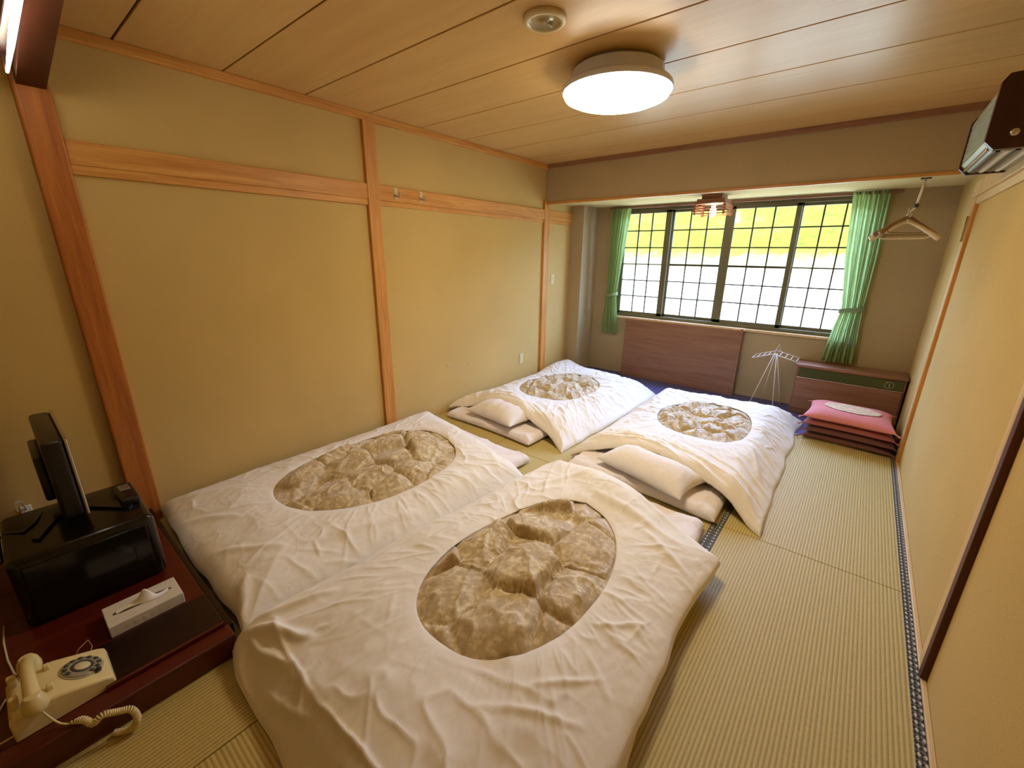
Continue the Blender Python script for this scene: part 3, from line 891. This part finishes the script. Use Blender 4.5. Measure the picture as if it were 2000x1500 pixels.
# outside: sunlit ground and green hillside
gx = np.linspace(-14, 16, 61); gy = np.linspace(0, 1, 40)
P = [[(x, 5.6 + 8 * t, 0.10 + 1.12 * t ** 1.4) for t in gy] for x in gx]
tag(B().grid(P).done('pale_ground', 'ground', None, True), 'pale sunlit ground outside the window', 'ground')
P = []
for x in np.linspace(-16, 18, 150):
    row = []
    for t in np.linspace(0, 1, 80):
        nz = mnoise.fractal(Vector((x * 0.9, t * 9, 3.3)), 1.0, 2.0, 4)
        row.append((x, 13.2 + 5.5 * t + 0.35 * nz, 1.05 + 3.9 * t + 0.3 * nz))
    P.append(row)
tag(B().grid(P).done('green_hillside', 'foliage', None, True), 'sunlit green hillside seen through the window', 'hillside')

# ------------------------------------------------------------------ ceiling lights
cl = empty('ceiling_lamp', (1.868, 2.17, RH), 'large round white glowing lamp on the ceiling', 'lamp')
B().lathe([(0, 0), (0.22, 0), (0.25, -0.02), (0.255, -0.09), (0, -0.09)], (1.868, 2.17, RH), 56).done('lamp_body', 'lamprim', cl, 'auto')
B().lathe([(0.24, 0.004), (0.296, 0.002), (0.305, -0.008), (0.305, -0.030), (0.299, -0.034), (0.297, -0.004), (0.24, 0.004)], (1.868, 2.17, RH - 0.092), 64).done('lamp_rim', 'lamprim', cl, True)
B().lathe([(0.2985, 0.0), (0.2985, -0.034), (0.288, -0.052), (0.25, -0.068), (0.18, -0.078), (0.09, -0.083), (0, -0.084)], (1.868, 2.17, RH - 0.094), 64).done('diffuser', 'lamp', cl, True)

dl = empty('ceiling_speaker', (1.845, 1.49, RH), 'small round recessed cream fitting on the ceiling near the big lamp', 'ceiling fitting')
B().lathe([(0.070, -0.012), (0.074, -0.022), (0.088, -0.022), (0.096, -0.014), (0.097, 0), (0.070, 0), (0.070, -0.012)], (1.845, 1.49, RH), 48).done('rim', 'ivory', dl, True)
B().lathe([(0.0705, -0.014), (0.058, -0.008), (0.045, -0.006), (0.022, -0.010), (0.02, -0.016), (0.012, -0.020), (0, -0.021)], (1.845, 1.49, RH), 40).done('cone', plain('fitting_cone', lin(176, 160, 112), 0.3, 0.5), dl, True)
B().box(1.85, 1.862, 1.50, 1.53, RH - 0.026, RH - 0.010, 0.003).done('catch', 'silver', dl)

# pendant lantern under the alcove ceiling
px, py, pz = 1.785, 4.66, ZB + 0.012
pl = empty('wooden_lantern', (px, py, pz), 'small square wooden slatted ceiling lantern with lit bulb in front of the window', 'lamp')
B().box(px - 0.10, px + 0.10, py - 0.10, py + 0.10, pz - 0.055, pz, 0.004).box(px - 0.135, px + 0.135, py - 0.135, py + 0.135, pz - 0.09, pz - 0.045, 0.004).done('housing', 'walnut', pl)
for i in range(4):
    z = pz - 0.105 - i * 0.024
    for sx in (-1, 1):
        B().box(px + sx * 0.14 - 0.008, px + sx * 0.14 + 0.008, py - 0.16, py + 0.16, z - 0.007, z + 0.007, 0.002, 1).done('slat', 'orangewood', pl)
        B().box(px - 0.16, px + 0.16, py + sx * 0.14 - 0.008, py + sx * 0.14 + 0.008, z - 0.019 + 0.005, z - 0.005, 0.002, 1).done('slat', 'orangewood', pl)
for sx in (-1, 1):
    for sy in (-1, 1):
        B().box(px + sx * 0.14 - 0.007, px + sx * 0.14 + 0.007, py + sy * 0.14 - 0.007, py + sy * 0.14 + 0.007, pz - 0.2, pz - 0.08, 0.002, 1).done('corner_rod', 'orangewood', pl)
B().lathe([(0.018, 0), (0.018, -0.03), (0.03, -0.055), (0.034, -0.08), (0.028, -0.105), (0.012, -0.12), (0, -0.122)], (px, py, pz - 0.088), 24).done('bulb', 'bulb', pl, True)

# tube lamp behind the tokonoma header
tl = empty('tube_lamp', (0.8, -0.11, 2.33), 'thin bright lamp behind the dark header in the top corner', 'lamp')
B().box(0.12, 1.25, -0.096, -0.052, 2.385, 2.41, 0.004).done('fixture', 'darkwood', tl)
B().tube([(0.14, -0.074, 2.325), (0.5, -0.076, 2.337), (1.22, -0.080, 2.365)], [0.005, 0.010, 0.015], 14).done('glow_tube', 'tube', tl, True)
for hx_ in (0.16, 1.19): B().box(hx_, hx_ + 0.02, -0.084, -0.066, 2.32 + 0.036 * hx_, 2.39).done('lamp_holder', 'darkwood', tl)
for hx_ in (0.3, 1.0): B().box(hx_, hx_ + 0.04, -0.09, -0.06, 2.40, 2.60).done('hanger_rod', 'darkwood', tl)

# ------------------------------------------------------------------ left wall fittings
def plate(name, label, y, z, cat):
    r = empty(name, (0.0, y, z), label, cat)
    B().box(0.0, 0.008, y - 0.037, y + 0.037, z - 0.06, z + 0.06, 0.003).done('plate', 'ivory', r)
    B().box(0.006, 0.012, y - 0.016, y + 0.016, z - 0.034, z + 0.034, 0.002).done('insert', 'cream', r)
    return r
plate('wall_outlet', 'ivory wall outlet low on the left wall above the farthest comforter', 3.735, 0.35, 'outlet')
plate('light_switch', 'ivory light switch on the wall beside the alcove pillar', 4.365, 1.29, 'switch')
for y, lab in ((1.985, 'small metal coat hook on the wall rail, the one nearer the post'), (2.25, 'small metal coat hook on the wall rail, farther from the post')):
    h = empty('coat_hook', (0.024, y, 2.06), lab, 'hook', 'coat hooks on the rail')
    B().box(0.020, 0.028, y - 0.017, y + 0.017, 2.02, 2.108, 0.002).box(0.0, 0.028, y - 0.017, y + 0.017, 2.105, 2.109).done('back_plate', 'ivory', h)
    for dy in (-0.011, 0.011):
        B().tube([(0.027, y + dy, 2.052), (0.045, y + dy, 2.036), (0.062, y + dy, 2.045), (0.066, y + dy, 2.068)], 0.0055, 8).done('prong', 'silver', h, True)
for y, z, lab in ((2.52, 0.50, 'white push pin in the left wall above the two comforters'), (2.82, 0.46, 'small pale screw in the left wall below the outlet height')):
    tag(B().lathe([(0, 0.012), (0.008, 0.01), (0.008, 0.004), (0.004, 0.0), (0, 0)], (0.0, y, z), 12, Matrix.Rotation(PI / 2, 4, 'Y')).done('wall_pin', 'white', None, True), lab, 'pin')

# ------------------------------------------------------------------ alcove things
tb = empty('leaning_tabletop', (1.45, 5.08, 0.004), 'reddish brown wooden tabletop leaning upright below the window', 'table')
sh = Matrix.Translation((0, 5.05, 0.004)) @ Matrix.Rotation(-0.05, 4, 'X')
def leanbox(x0, x1, y0, y1, z0, z1, bev): return B().box(x0, x1, y0, y1, z0, z1, bev, 2, sh)
leanbox(0.74, 2.17, 0.0, 0.03, 0.0, 0.79, 0.006).done('top_panel', 'walnut', tb)
leanbox(0.72, 2.19, -0.006, 0.036, 0.775, 0.80, 0.005).done('top_edging', 'pale', tb)
leanbox(2.15, 2.18, -0.008, 0.038, 0.0, 0.79, 0.004).done('side_edging', 'walnut', tb)

# wire towel stand
ts = empty('towel_stand', (2.57, 4.92, 0.004), 'white wire towel stand in front of the window wall beside the heater', 'towel stand')
def tube_(n, pts, r=0.004, mt='white'): return B().tube(pts, r, 8).done(n, mt, ts, True)
ap = (2.56, 4.93, 0.635)
for q in ((2.40, 4.86, 0.006), (2.48, 5.08, 0.006), (2.635, 4.84, 0.006), (2.68, 5.05, 0.006)):
    tube_('leg', [(ap[0] + (q[0] - ap[0]) * 0.08, ap[1] + (q[1] - ap[1]) * 0.08, 0.60), q], 0.0045)
tube_('handle', [(2.54, 4.93, 0.60), (2.575, 4.95, 0.70), (2.60, 4.96, 0.615)], 0.0035)
for sx, tip in ((-1, (2.36, 0.545)), (1, (2.765, 0.565))):
    for yy in (4.80, 5.03):
        tube_('arm', [(2.555, yy, 0.615), (tip[0], yy, tip[1])], 0.0035)
    for f in (0.25, 0.5, 0.75, 1.0):
        x = 2.555 + (tip[0] - 2.555) * f; z = 0.615 + (tip[1] - 0.615) * f
        tube_('rung', [(x, 4.80, z), (x, 5.03, z)], 0.003)

# heater
ht = empty('wall_heater', (3.2, 5.0, 0.004), 'brown wood-panelled floor heater with green grille and round dial', 'heater')
hx0, hx1, hy0, hy1, hz = 2.775, 3.645, 4.87, 5.15, 0.53
B().box(hx0, hx1, hy0 + 0.012, hy1, 0.004, hz - 0.02, 0.006).done('body', 'heater', ht)
B().box(hx0 - 0.015, hx1 + 0.005, hy0 - 0.012, hy1, hz - 0.022, hz + 0.006, 0.006).done('top_board', 'walnut', ht)
B().box(hx0 + 0.02, hx1 - 0.02, hy0 + 0.004, hy0 + 0.02, hz - 0.125, hz - 0.035, 0.003).done('grille_panel', 'grille', ht)
for i in range(5):
    z = hz - 0.115 + i * 0.017
    B().box(hx0 + 0.03, hx1 - 0.26, hy0 - 0.001, hy0 + 0.008, z - 0.003, z + 0.003).done('grille_slat', 'grille', ht)
B().box(hx0 + 0.015, hx1 - 0.015, hy0 + 0.003, hy0 + 0.014, 0.06, hz - 0.14, 0.004).done('front_panel', 'walnut', ht)
B().box(hx0 + 0.012, hx1 - 0.012, hy0, hy0 + 0.012, hz - 0.138, hz - 0.129, 0.002).done('seam_strip', 'silver', ht)
dm = Matrix.Rotation(PI / 2, 4, 'X')
di = B().lathe([(0.036, 0), (0.036, 0.008), (0.031, 0.010), (0.030, 0.005), (0.030, 0)], (3.525, hy0 + 0.006, hz - 0.082), 32, dm).done('dial_ring', 'silver', ht, True)
B().lathe([(0, 0.006), (0.029, 0.006), (0.029, 0), (0, 0)], (3.525, hy0 + 0.006, hz - 0.082), 28, dm).done('dial_face', 'grille', ht)
B().box(3.521, 3.529, hy0 - 0.006, hy0 + 0.002, hz - 0.1, hz - 0.064, 0.002).done('dial_mark', 'silver', ht)

# stack of floor cushions
cz = 0.004
for i, (mt, hgt_, lab) in enumerate((('maroon', 0.062, 'dark maroon floor cushion at the bottom of the stack'), ('maroon', 0.06, 'maroon floor cushion second from the bottom of the stack'),
                                     ('rose', 0.06, 'dusky rose floor cushion just under the top one'), ('pink', 0.088, 'pink floor cushion with pale oval emblem on top of the stack'))):
    dx, dy = (0.0, 0.008, -0.006, -0.012)[i], (0.01, 0.0, 0.006, -0.004)[i]
    q = [(2.965 + dx, 4.14 + dy), (3.615 + dx, 4.10 + dy), (3.605 + dx, 4.66 + dy), (2.985 + dx, 4.68 + dy)]
    r = empty('floor_cushion', (3.3, 4.4, cz), lab, 'cushion', 'stacked floor cushions')
    cushion('cushion_body', q, hgt_ + 0.012, 0.16, cz, mt, r, 0.035, 0.002, 500 + i, 40, 40)
    for qx, qy in q:
        cxq, cyq = 3.29, 4.39
        t_ = B()
        for a in range(5):
            u = (a - 2) * 0.18
            dx_, dy_ = (qx - cxq), (qy - cyq); L = math.hypot(dx_, dy_); dx_, dy_ = dx_ / L, dy_ / L
            ex_, ey_ = dx_ * math.cos(u) - dy_ * math.sin(u), dx_ * math.sin(u) + dy_ * math.cos(u)
            zc_ = cz + hgt_ * 0.38
            t_.tube([(qx - dx_ * 0.012, qy - dy_ * 0.012, zc_), (min(qx + ex_ * 0.02, 3.655), qy + ey_ * 0.02, zc_ - 0.003), (min(qx + ex_ * 0.034, 3.655), qy + ey_ * 0.034, zc_ - 0.012)], 0.0028, 5)
        t_.done('tassel', mt, r)
    if i == 3:
        pts = []
        nn, mm_ = 40, 6
        V = [(3.29, 4.385, 0)]
        for ri in range(1, mm_ + 1):
            for a in range(nn):
                an = 2 * PI * a / nn
                rad = ri / mm_ * (1 + 0.03 * math.sin(8 * an))
                V.append((3.29 + 0.205 * rad * math.cos(an), 4.385 + 0.125 * rad * math.sin(an) - 0.02 * rad * math.cos(an), 0))
        def topz(x, y):
            qq = np.array(q)
            s_ = min(max((x - 2.96) / 0.65, 0), 1); t_ = min(max((y - 4.11) / 0.55, 0), 1)
            pu = math.sqrt(max(0, 1 - (1 - min(min(s_, 1 - s_) * 0.65 / 0.16, 1)) ** 2)); pv = math.sqrt(max(0, 1 - (1 - min(min(t_, 1 - t_) * 0.56 / 0.16, 1)) ** 2))
            return cz + (hgt_ + 0.012) * (0.35 + 0.65 * pu * pv) + 0.005
        V = [(x, y, topz(x, y)) for x, y, _ in V]
        F = [(0, 1 + a, 1 + (a + 1) % nn) for a in range(nn)]
        for ri in range(mm_ - 1):
            for a in range(nn):
                a2 = (a + 1) % nn
                F.append((1 + ri * nn + a, 1 + (ri + 1) * nn + a, 1 + (ri + 1) * nn + a2, 1 + ri * nn + a2))
        e = mesh_grid_np('emblem', np.array(V), F, 'emblem', r)
        e['label'] = 'pale woven oval emblem'
    cz += hgt_

# hanger pole and hangers below the beam
hp = empty('hanger_pole', (3.365, 4.24, ZB), 'white pole with clamp hanging from the beam, carrying coat hangers', 'pole')
B().box(3.335, 3.395, 4.215, 4.265, ZB - 0.03, ZB - 0.0225, 0.002).done('mount', 'dialgrey', hp)
B().tube([(3.365, 4.24, ZB - 0.025), (3.352, 4.24, 1.985)], 0.0085, 12).done('rod', 'white', hp, True)
B().lathe([(0, 0.016), (0.014, 0.012), (0.016, 0), (0.014, -0.012), (0, -0.016)], (3.351, 4.24, 1.978), 16).done('clamp', 'dialgrey', hp, True)
B().tube([(3.350, 4.24, 1.968), (3.338, 4.238, 1.95), (3.322, 4.236, 1.93), (3.318, 4.234, 1.912), (3.326, 4.232, 1.90), (3.337, 4.232, 1.907)], 0.0065, 10).done('hook_arm', 'white', hp, True)
def hanger(i, ang, mt, lab, dz):
    ox, oy, oz = 3.325, 4.233, 1.905 + dz
    r = empty('coat_hanger', (ox, oy, oz), lab, 'hanger', 'coat hangers on the pole')
    ca, sa = math.cos(ang), math.sin(ang)
    def Q(u, z, v=0): return (ox + u * ca - v * sa, oy + u * sa + v * ca, oz + z)
    hk = [Q(0.014 * math.cos(a), 0.006 + 0.016 * math.sin(a)) for a in np.linspace(-0.4, PI + 0.2, 12)] + [Q(-0.008, -0.012), Q(0, -0.03), Q(0, -0.045)]
    B().tube(hk, 0.0025, 7).done('hook', 'silver', r, True)
    arms = B()
    L = []
    for u in np.linspace(-0.205, 0.205, 29):
        f = abs(u) / 0.205
        L.append(Q(u, -0.045 - 0.125 * f ** 1.25, 0))
    arms.tube(L, [0.006 + 0.011 * min(1, abs(i_ - 14) / 13) for i_ in range(29)], 9)
    arms.done('shoulder_arms', mt, r, True)
    B().tube([Q(-0.17, -0.145), Q(-0.12, -0.166), Q(0.12, -0.166), Q(0.17, -0.145)], 0.0034, 7).done('trouser_bar', mt, r, True)
for i, (a, mt, lab, dz) in enumerate(((-0.28, 'hangerclay', 'pale plastic coat hanger at the front of the bunch', 0.0), (-0.06, 'hangerclay', 'pale plastic coat hanger second from the front of the bunch', 0.004),
                                      (0.16, 'hangerclay', 'pale plastic coat hanger in the middle of the bunch', 0.008), (0.46, 'hangerbrown', 'brown coat hanger second from the back of the bunch', 0.030),
                                      (0.78, 'hangerbrown', 'brown coat hanger at the back of the bunch', 0.045))):
    hanger(i, a, mt, lab, dz)

# hinge on the closet post
hg = empty('door_hinge', (RW - 0.02, 4.14, 1.80), 'small brass hinge on the pale post of the right wall', 'hinge')
B().box(RW - 0.024, RW - 0.018, 4.105, 4.135, 1.72, 1.88, 0.001).box(RW - 0.024, RW - 0.018, 4.145, 4.175, 1.72, 1.88, 0.001).done('leaf', 'brass', hg)
B().tube([(RW - 0.026, 4.14, 1.715), (RW - 0.026, 4.14, 1.885)], 0.006, 10).done('knuckle', 'brass', hg, True)

# air conditioner high on the right wall
ac = empty('air_conditioner', (3.55, 2.9, 2.05), 'dark old air conditioner with wood-brown side high on the right wall', 'air conditioner')
ax = [(3.628, 2.05), (3.49, 2.05), (3.455, 2.085), (3.455, 2.29), (3.47, 2.315), (3.658, 2.325), (3.658, 2.12), (3.628, 2.115)]
B().prism(ax, 2.52, 3.22, 'Y').done('housing', 'acfront', ac)
ae = [(3.628, 2.042), (3.48, 2.042), (3.448, 2.075), (3.448, 2.295), (3.465, 2.322), (3.659, 2.332), (3.659, 2.115), (3.628, 2.112)]
B().prism(ae, 2.48, 2.522, 'Y').done('side_panel', 'acwood', ac)
B().prism(ae, 3.218, 3.25, 'Y').done('side_panel', 'acwood', ac)
B().lathe([(0, 0.008), (0.013, 0.008), (0.016, 0.0), (0, 0)], (3.528, 2.48, 2.10), 20, Matrix.Rotation(PI / 2, 4, 'X')).done('side_knob', 'silver', ac, True)
B().box(3.466, 3.476, 2.56, 3.18, 2.052, 2.070, 0.001, 1).done('louvre', 'silver', ac)
for i in range(4):
    B().box(3.497 + i * 0.03, 3.512 + i * 0.03, 2.56, 3.18, 2.042, 2.052).done('louvre', 'white' if i % 2 else 'black', ac)
for i in range(7):
    z = 2.11 + i * 0.026
    xx = 3.455
    B().box(xx - 0.004, xx + 0.004, 2.56, 3.18, z - 0.004, z + 0.004).done('front_slat', 'acfront', ac)
pp = empty('aircon_pipe', (3.6, 2.6, 2.5), 'wrapped pale pipe leading from the air conditioner to the ceiling', 'pipe')
B().tube([(3.585, 2.56, 2.325), (3.58, 2.57, 2.42), (3.565, 2.64, 2.52), (3.555, 2.72, 2.60)], 0.022, 12).done('pipe_wrap', plain('pipe_wrap', lin(150, 96, 60), 0.6), pp, True)
B().tube([(3.574, 2.60, 2.46), (3.571, 2.615, 2.48)], 0.026, 12).done('band', 'ivory', pp, True)

# ------------------------------------------------------------------ tokonoma platform and its things
PZ = 0.10
pf = empty('tokonoma_platform', (0.7, -0.7, 0), 'low red-brown wooden platform under the television', 'platform')
B().box(0.0, 1.37, -1.55, -0.012, 0.0, PZ, 0.004).done('deck', 'redwood', pf)
B().box(1.37, 1.452, -1.55, -0.004, 0.0, PZ + 0.004, 0.008).done('front_rail', 'redwood', pf)
B().box(0.055, 1.37, -0.012, 0.012, 0.0, PZ - 0.006, 0.003).done('end_board', 'lacquer', pf)
ty = empty('lacquer_tray', (1.25, -0.2, PZ), 'dark lacquered board lying on the platform edge beside the telephone', 'board')
B().box(1.125, 1.372, -0.385, -0.016, PZ, PZ + 0.018, 0.004).done('board_top', 'lacquer', ty)
B().box(1.364, 1.375, -0.385, -0.016, PZ + 0.004, PZ + 0.021, 0.002).done('front_edging', 'redwood', ty)

cb = empty('black_cabinet', (0.56, -0.3, PZ), 'glossy black cabinet on the platform carrying the television', 'cabinet')
B().box(0.32, 0.80, -0.535, -0.075, PZ, 0.425, 0.028, 5).done('body', 'blackgloss', cb, 'auto')
B().box(0.795, 0.806, -0.50, -0.11, PZ + 0.03, 0.385, 0.004).done('door', 'blackgloss', cb)
B().box(0.804, 0.811, -0.17, -0.155, 0.22, 0.30, 0.003).done('handle', 'black', cb)
B().box(0.34, 0.78, -0.077, -0.0735, 0.13, 0.39, 0.001).done('side_edge', 'silver', cb)

tv = empty('television', (0.5, -0.3, 0.425), 'flat black television seen edge-on on the black cabinet', 'television')
B().box(0.16, 0.69, -0.345, -0.272, 0.475, 0.835, 0.018, 4).done('casing', 'black', tv, 'auto')
B().box(0.158, 0.692, -0.274, -0.262, 0.472, 0.838, 0.005).done('bezel', 'silver', tv)
B().box(0.185, 0.665, -0.2635, -0.2605, 0.50, 0.815, 0.001).done('screen', 'blackgloss', tv)
B().box(0.26, 0.56, -0.375, -0.34, 0.53, 0.74, 0.012, 3).done('back_bulge', 'black', tv, 'auto')
B().box(0.38, 0.46, -0.33, -0.29, 0.43, 0.50, 0.008).done('neck', 'black', tv)
sb = B()
foot = [(0.66, -0.12), (0.68, -0.14), (0.52, -0.26), (0.53, -0.36), (0.69, -0.43), (0.67, -0.45), (0.44, -0.40), (0.40, -0.31), (0.43, -0.22)]
sb.prism([(a, b) for a, b in foot], 0.425, 0.437, 'Z')
sb.done('stand_foot', 'blackgloss', tv)
rb = empty('tuner_box', (0.55, -0.11, 0.425), 'small black box on the corner of the black cabinet', 'box')
B().box(0.44, 0.64, -0.155, -0.085, 0.425, 0.463, 0.008, 3).done('body', 'black', rb, 'auto')
B().box(0.46, 0.53, -0.14, -0.10, 0.462, 0.466, 0.002).done('top_plate', 'silver', rb)
cab = empty('white_cable', (0.1, -0.46, 0.1), 'short white cable looping behind the television', 'cable')
B().tube([(0.012, -0.455, 0.30), (0.05, -0.46, 0.36), (0.12, -0.47, 0.40), (0.22, -0.475, 0.43), (0.33, -0.47, 0.432)], 0.0035, 7).done('wire', 'white', cab, True)
B().box(0.0, 0.012, -0.475, -0.435, 0.28, 0.32, 0.003).done('plug', 'white', cab)
cab = empty('black_cable', (0.3, -0.5, 0.1), 'thin dark cable running over the black cabinet top behind the screen', 'cable')
B().tube([(0.42, -0.40, 0.432), (0.50, -0.43, 0.430), (0.56, -0.47, 0.431), (0.50, -0.52, 0.425), (0.40, -0.548, 0.36), (0.30, -0.57, 0.20), (0.26, -0.66, 0.108)], 0.005, 8).done('wire', 'dialgrey', cab, True)

# tissue box
tx = empty('tissue_box', (1.02, -0.2, PZ), 'white tissue box with a tissue pulled up, lying on the platform', 'tissue box')
x0, x1, y0, y1 = 0.945, 1.095, -0.33, -0.082
zt = PZ + 0.052
B().box(x0, x1, y0, y1, PZ, zt, 0.003).done('carton', 'carton', tx)
sl = B()
sl.prism([(1.02 + 0.017 * math.cos(a), -0.206 + 0.10 * math.sin(a)) for a in np.linspace(0, 2 * PI, 28, endpoint=False)], zt - 0.001, zt + 0.0012, 'Z')
sl.done('slot', 'slot', tx)
P = []
for i in range(25):
    u = -1 + 2 * i / 24
    row = []
    for j in range(15):
        v = -1 + 2 * j / 14
        hgt_ = 0.048 * math.exp(-((u - 0.1) / 0.36) ** 2) * (1 - abs(v)) + 0.010 * math.sin(u * 9 + v * 3) * (1 - abs(v)) * (1 - abs(u))
        row.append((1.02 + v * 0.020 * (1 - 0.5 * abs(u)) + 0.012 * math.sin(u * 3), -0.206 + u * 0.088, zt + 0.002 + max(0, hgt_)))
    P.append(row)
B().grid(P).done('tissue', 'tissue', tx, True)
for t_ in range(6):
    B().box(x1 - 0.001, x1 + 0.0006, -0.28 + t_ * 0.027, -0.268 + t_ * 0.027, PZ + 0.016, PZ + 0.034).done('print_mark', 'ivory', tx)

# rotary telephone
PX, PY = 1.265, -0.475
ph = empty('rotary_telephone', (PX, PY, PZ), 'cream rotary dial telephone on the edge of the red platform', 'telephone')
sec = []
prof = [(-0.125, 0.0), (-0.125, 0.07), (-0.112, 0.088), (-0.05, 0.094), (-0.01, 0.088), (0.10, 0.048), (0.118, 0.036), (0.122, 0.012), (0.120, 0.0)]
b = B()
rows = []
for sx, sc_ in ((-1.0, 0.90), (-0.92, 0.985), (-0.75, 1.0), (0.75, 1.0), (0.92, 0.985), (1.0, 0.90)):
    row = []
    for (yy, zz) in prof:
        wdt = 0.105 - 0.012 * (yy + 0.125) / 0.25 - 0.10 * max(0, zz - 0.02) * 0.25
        row.append((PX + sx * wdt, PY + yy * (0.985 if abs(sx) == 1 else 1), PZ + zz * sc_ + 0.002))
    rows.append(row)
b.grid(rows)
for r_ in (rows[0], rows[-1]):
    b.bm.faces.new([b.bm.verts.new(p) for p in r_])
bmesh.ops.remove_doubles(b.bm, verts=b.bm.verts[:], dist=0.0005)
bmesh.ops.recalc_face_normals(b.bm, faces=b.bm.faces[:])
body = b.done('body', 'cream', ph, 'auto')
body.modifiers.new('round', 'BEVEL').width = 0.006
body.modifiers['round'].segments = 3
sl_a = math.atan2(0.040, 0.11)
DM = Matrix.Translation((PX, PY + 0.052, PZ + 0.0695)) @ Matrix.Rotation(-sl_a, 4, 'X')
def dial(prof_, n, mt, name, c=(0, 0, 0)):
    return B().lathe(prof_, (0, 0, 0), n, DM @ Matrix.Translation(c)).done(name, mt, ph, True)
dial([(0, 0.002), (0.056, 0.002), (0.058, 0.0), (0.058, -0.01), (0, -0.01)], 36, plain('dial_plate', lin(176, 164, 128), 0.4), 'dial_plate')
dial([(0.024, 0.005), (0.035, 0.007), (0.052, 0.005), (0.054, 0.0), (0.024, 0.0)], 36, plain('dial_wheel', lin(150, 138, 104), 0.3), 'finger_wheel')
for i in range(10):
    a = 2 * PI * i / 12 + 0.5
    dial([(0, 0.0085), (0.0066, 0.0085), (0.0070, 0.006), (0, 0.006)], 14, 'dialgrey', 'finger_hole', (0.0435 * math.cos(a), 0.0435 * math.sin(a), 0))
dial([(0.022, 0.0065), (0.029, 0.0085), (0.031, 0.006), (0.022, 0.006)], 30, 'dialgrey', 'dial_ring')
dial([(0, 0.009), (0.020, 0.009), (0.0225, 0.0065), (0, 0.006)], 28, 'ivory', 'dial_centre')
dial([(0, 0.013), (0.008, 0.012), (0.009, 0.004), (0, 0.004)], 10, 'black', 'finger_stop', (0.047, 0.036, 0))
HY, HZ = PY - 0.062, PZ + 0.118
# handset lies crosswise on the cradle
hs = B()
pts, rad = [], []
for u in np.linspace(-1, 1, 25):
    pts.append((PX + u * 0.105, HY, HZ + 0.030 * (1 - abs(u) ** 2.2)))
    rad.append(0.0175 + 0.006 * abs(u) ** 3)
hs.tube(pts, rad, 16)
for s_ in (-1, 1):
    hs.lathe([(0, -0.042), (0.026, -0.042), (0.031, -0.034), (0.031, -0.018), (0.026, 0.004), (0.018, 0.016), (0, 0.020)], (PX + s_ * 0.105, HY, HZ + 0.006), 26)
hs.done('handset', 'cream', ph, 'auto')
for s_ in (-1, 1):
    B().box(PX + s_ * 0.055 - 0.010, PX + s_ * 0.055 + 0.010, HY - 0.052, HY - 0.030, PZ + 0.075, PZ + 0.13, 0.005).done('cradle_prong', 'cream', ph)
    B().box(PX + s_ * 0.055 - 0.010, PX + s_ * 0.055 + 0.010, HY + 0.028, HY + 0.046, PZ + 0.08, PZ + 0.112, 0.005).done('cradle_prong', 'cream', ph)
# curly cord from the handset down over the platform edge
path = [(PX + 0.112, HY + 0.005, HZ - 0.038), (1.415, -0.50, 0.118), (1.45, -0.455, 0.118), (1.478, -0.435, 0.105), (1.482, -0.41, 0.118), (1.486, -0.375, 0.10), (1.498, -0.345, 0.088), (1.512, -0.338, 0.05), (1.50, -0.36, 0.014), (1.47, -0.40, 0.012)]
pv = [Vector(p) for p in path]
dense = []
for i in range(len(pv) - 1):
    p0 = pv[max(i - 1, 0)]; p1 = pv[i]; p2 = pv[i + 1]; p3 = pv[min(i + 2, len(pv) - 1)]
    for j in range(40):
        t = j / 40
        dense.append(0.5 * ((2 * p1) + (p2 - p0) * t + (2 * p0 - 5 * p1 + 4 * p2 - p3) * t * t + (3 * p1 - p0 - 3 * p2 + p3) * t ** 3))
coil = []
ang = 0.0
for i, p in enumerate(dense[:-1]):
    d = (dense[i + 1] - p)
    L = d.length; d.normalize()
    u = d.cross(Vector((0.2, 0.1, 1))).normalized(); v = d.cross(u)
    f = min(1, max(0, (i - 46) / 30))
    rc = 0.0085 * f
    for q_ in range(3):
        ang += L / 3 / 0.0062 * 2 * PI * f
        coil.append(p + d * (L * q_ / 3) + u * rc * math.cos(ang) + v * rc * math.sin(ang))
co = tag(B().tube(coil, 0.0030, 6).done('handset_cord', 'cream', ph, True))
pc = empty('telephone_cord', (1.0, -0.6, PZ), 'thin pale cord running from the telephone back across the platform', 'cord')
B().tube([(0.68, -0.60, PZ + 0.004), (0.80, -0.605, PZ + 0.004), (0.92, -0.60, PZ + 0.004), (1.02, -0.588, PZ + 0.004), (1.09, -0.565, PZ + 0.02), (1.15, -0.615, PZ + 0.006), (1.24, -0.65, PZ + 0.004), (1.34, -0.66, PZ + 0.004), (1.355, -0.60, PZ + 0.02)], 0.0032, 7).done('wire', 'ivory', pc, True)
pc = empty('thin_loop_cord', (1.14, -0.42, PZ), 'fine pale cord loop standing up behind the telephone dial', 'cord')
B().tube([(1.16, -0.45, PZ + 0.02), (1.12, -0.42, PZ + 0.045), (1.10, -0.39, PZ + 0.05), (1.12, -0.385, PZ + 0.03), (1.16, -0.40, PZ + 0.02)], 0.0016, 6).done('wire', 'brass', pc, True)
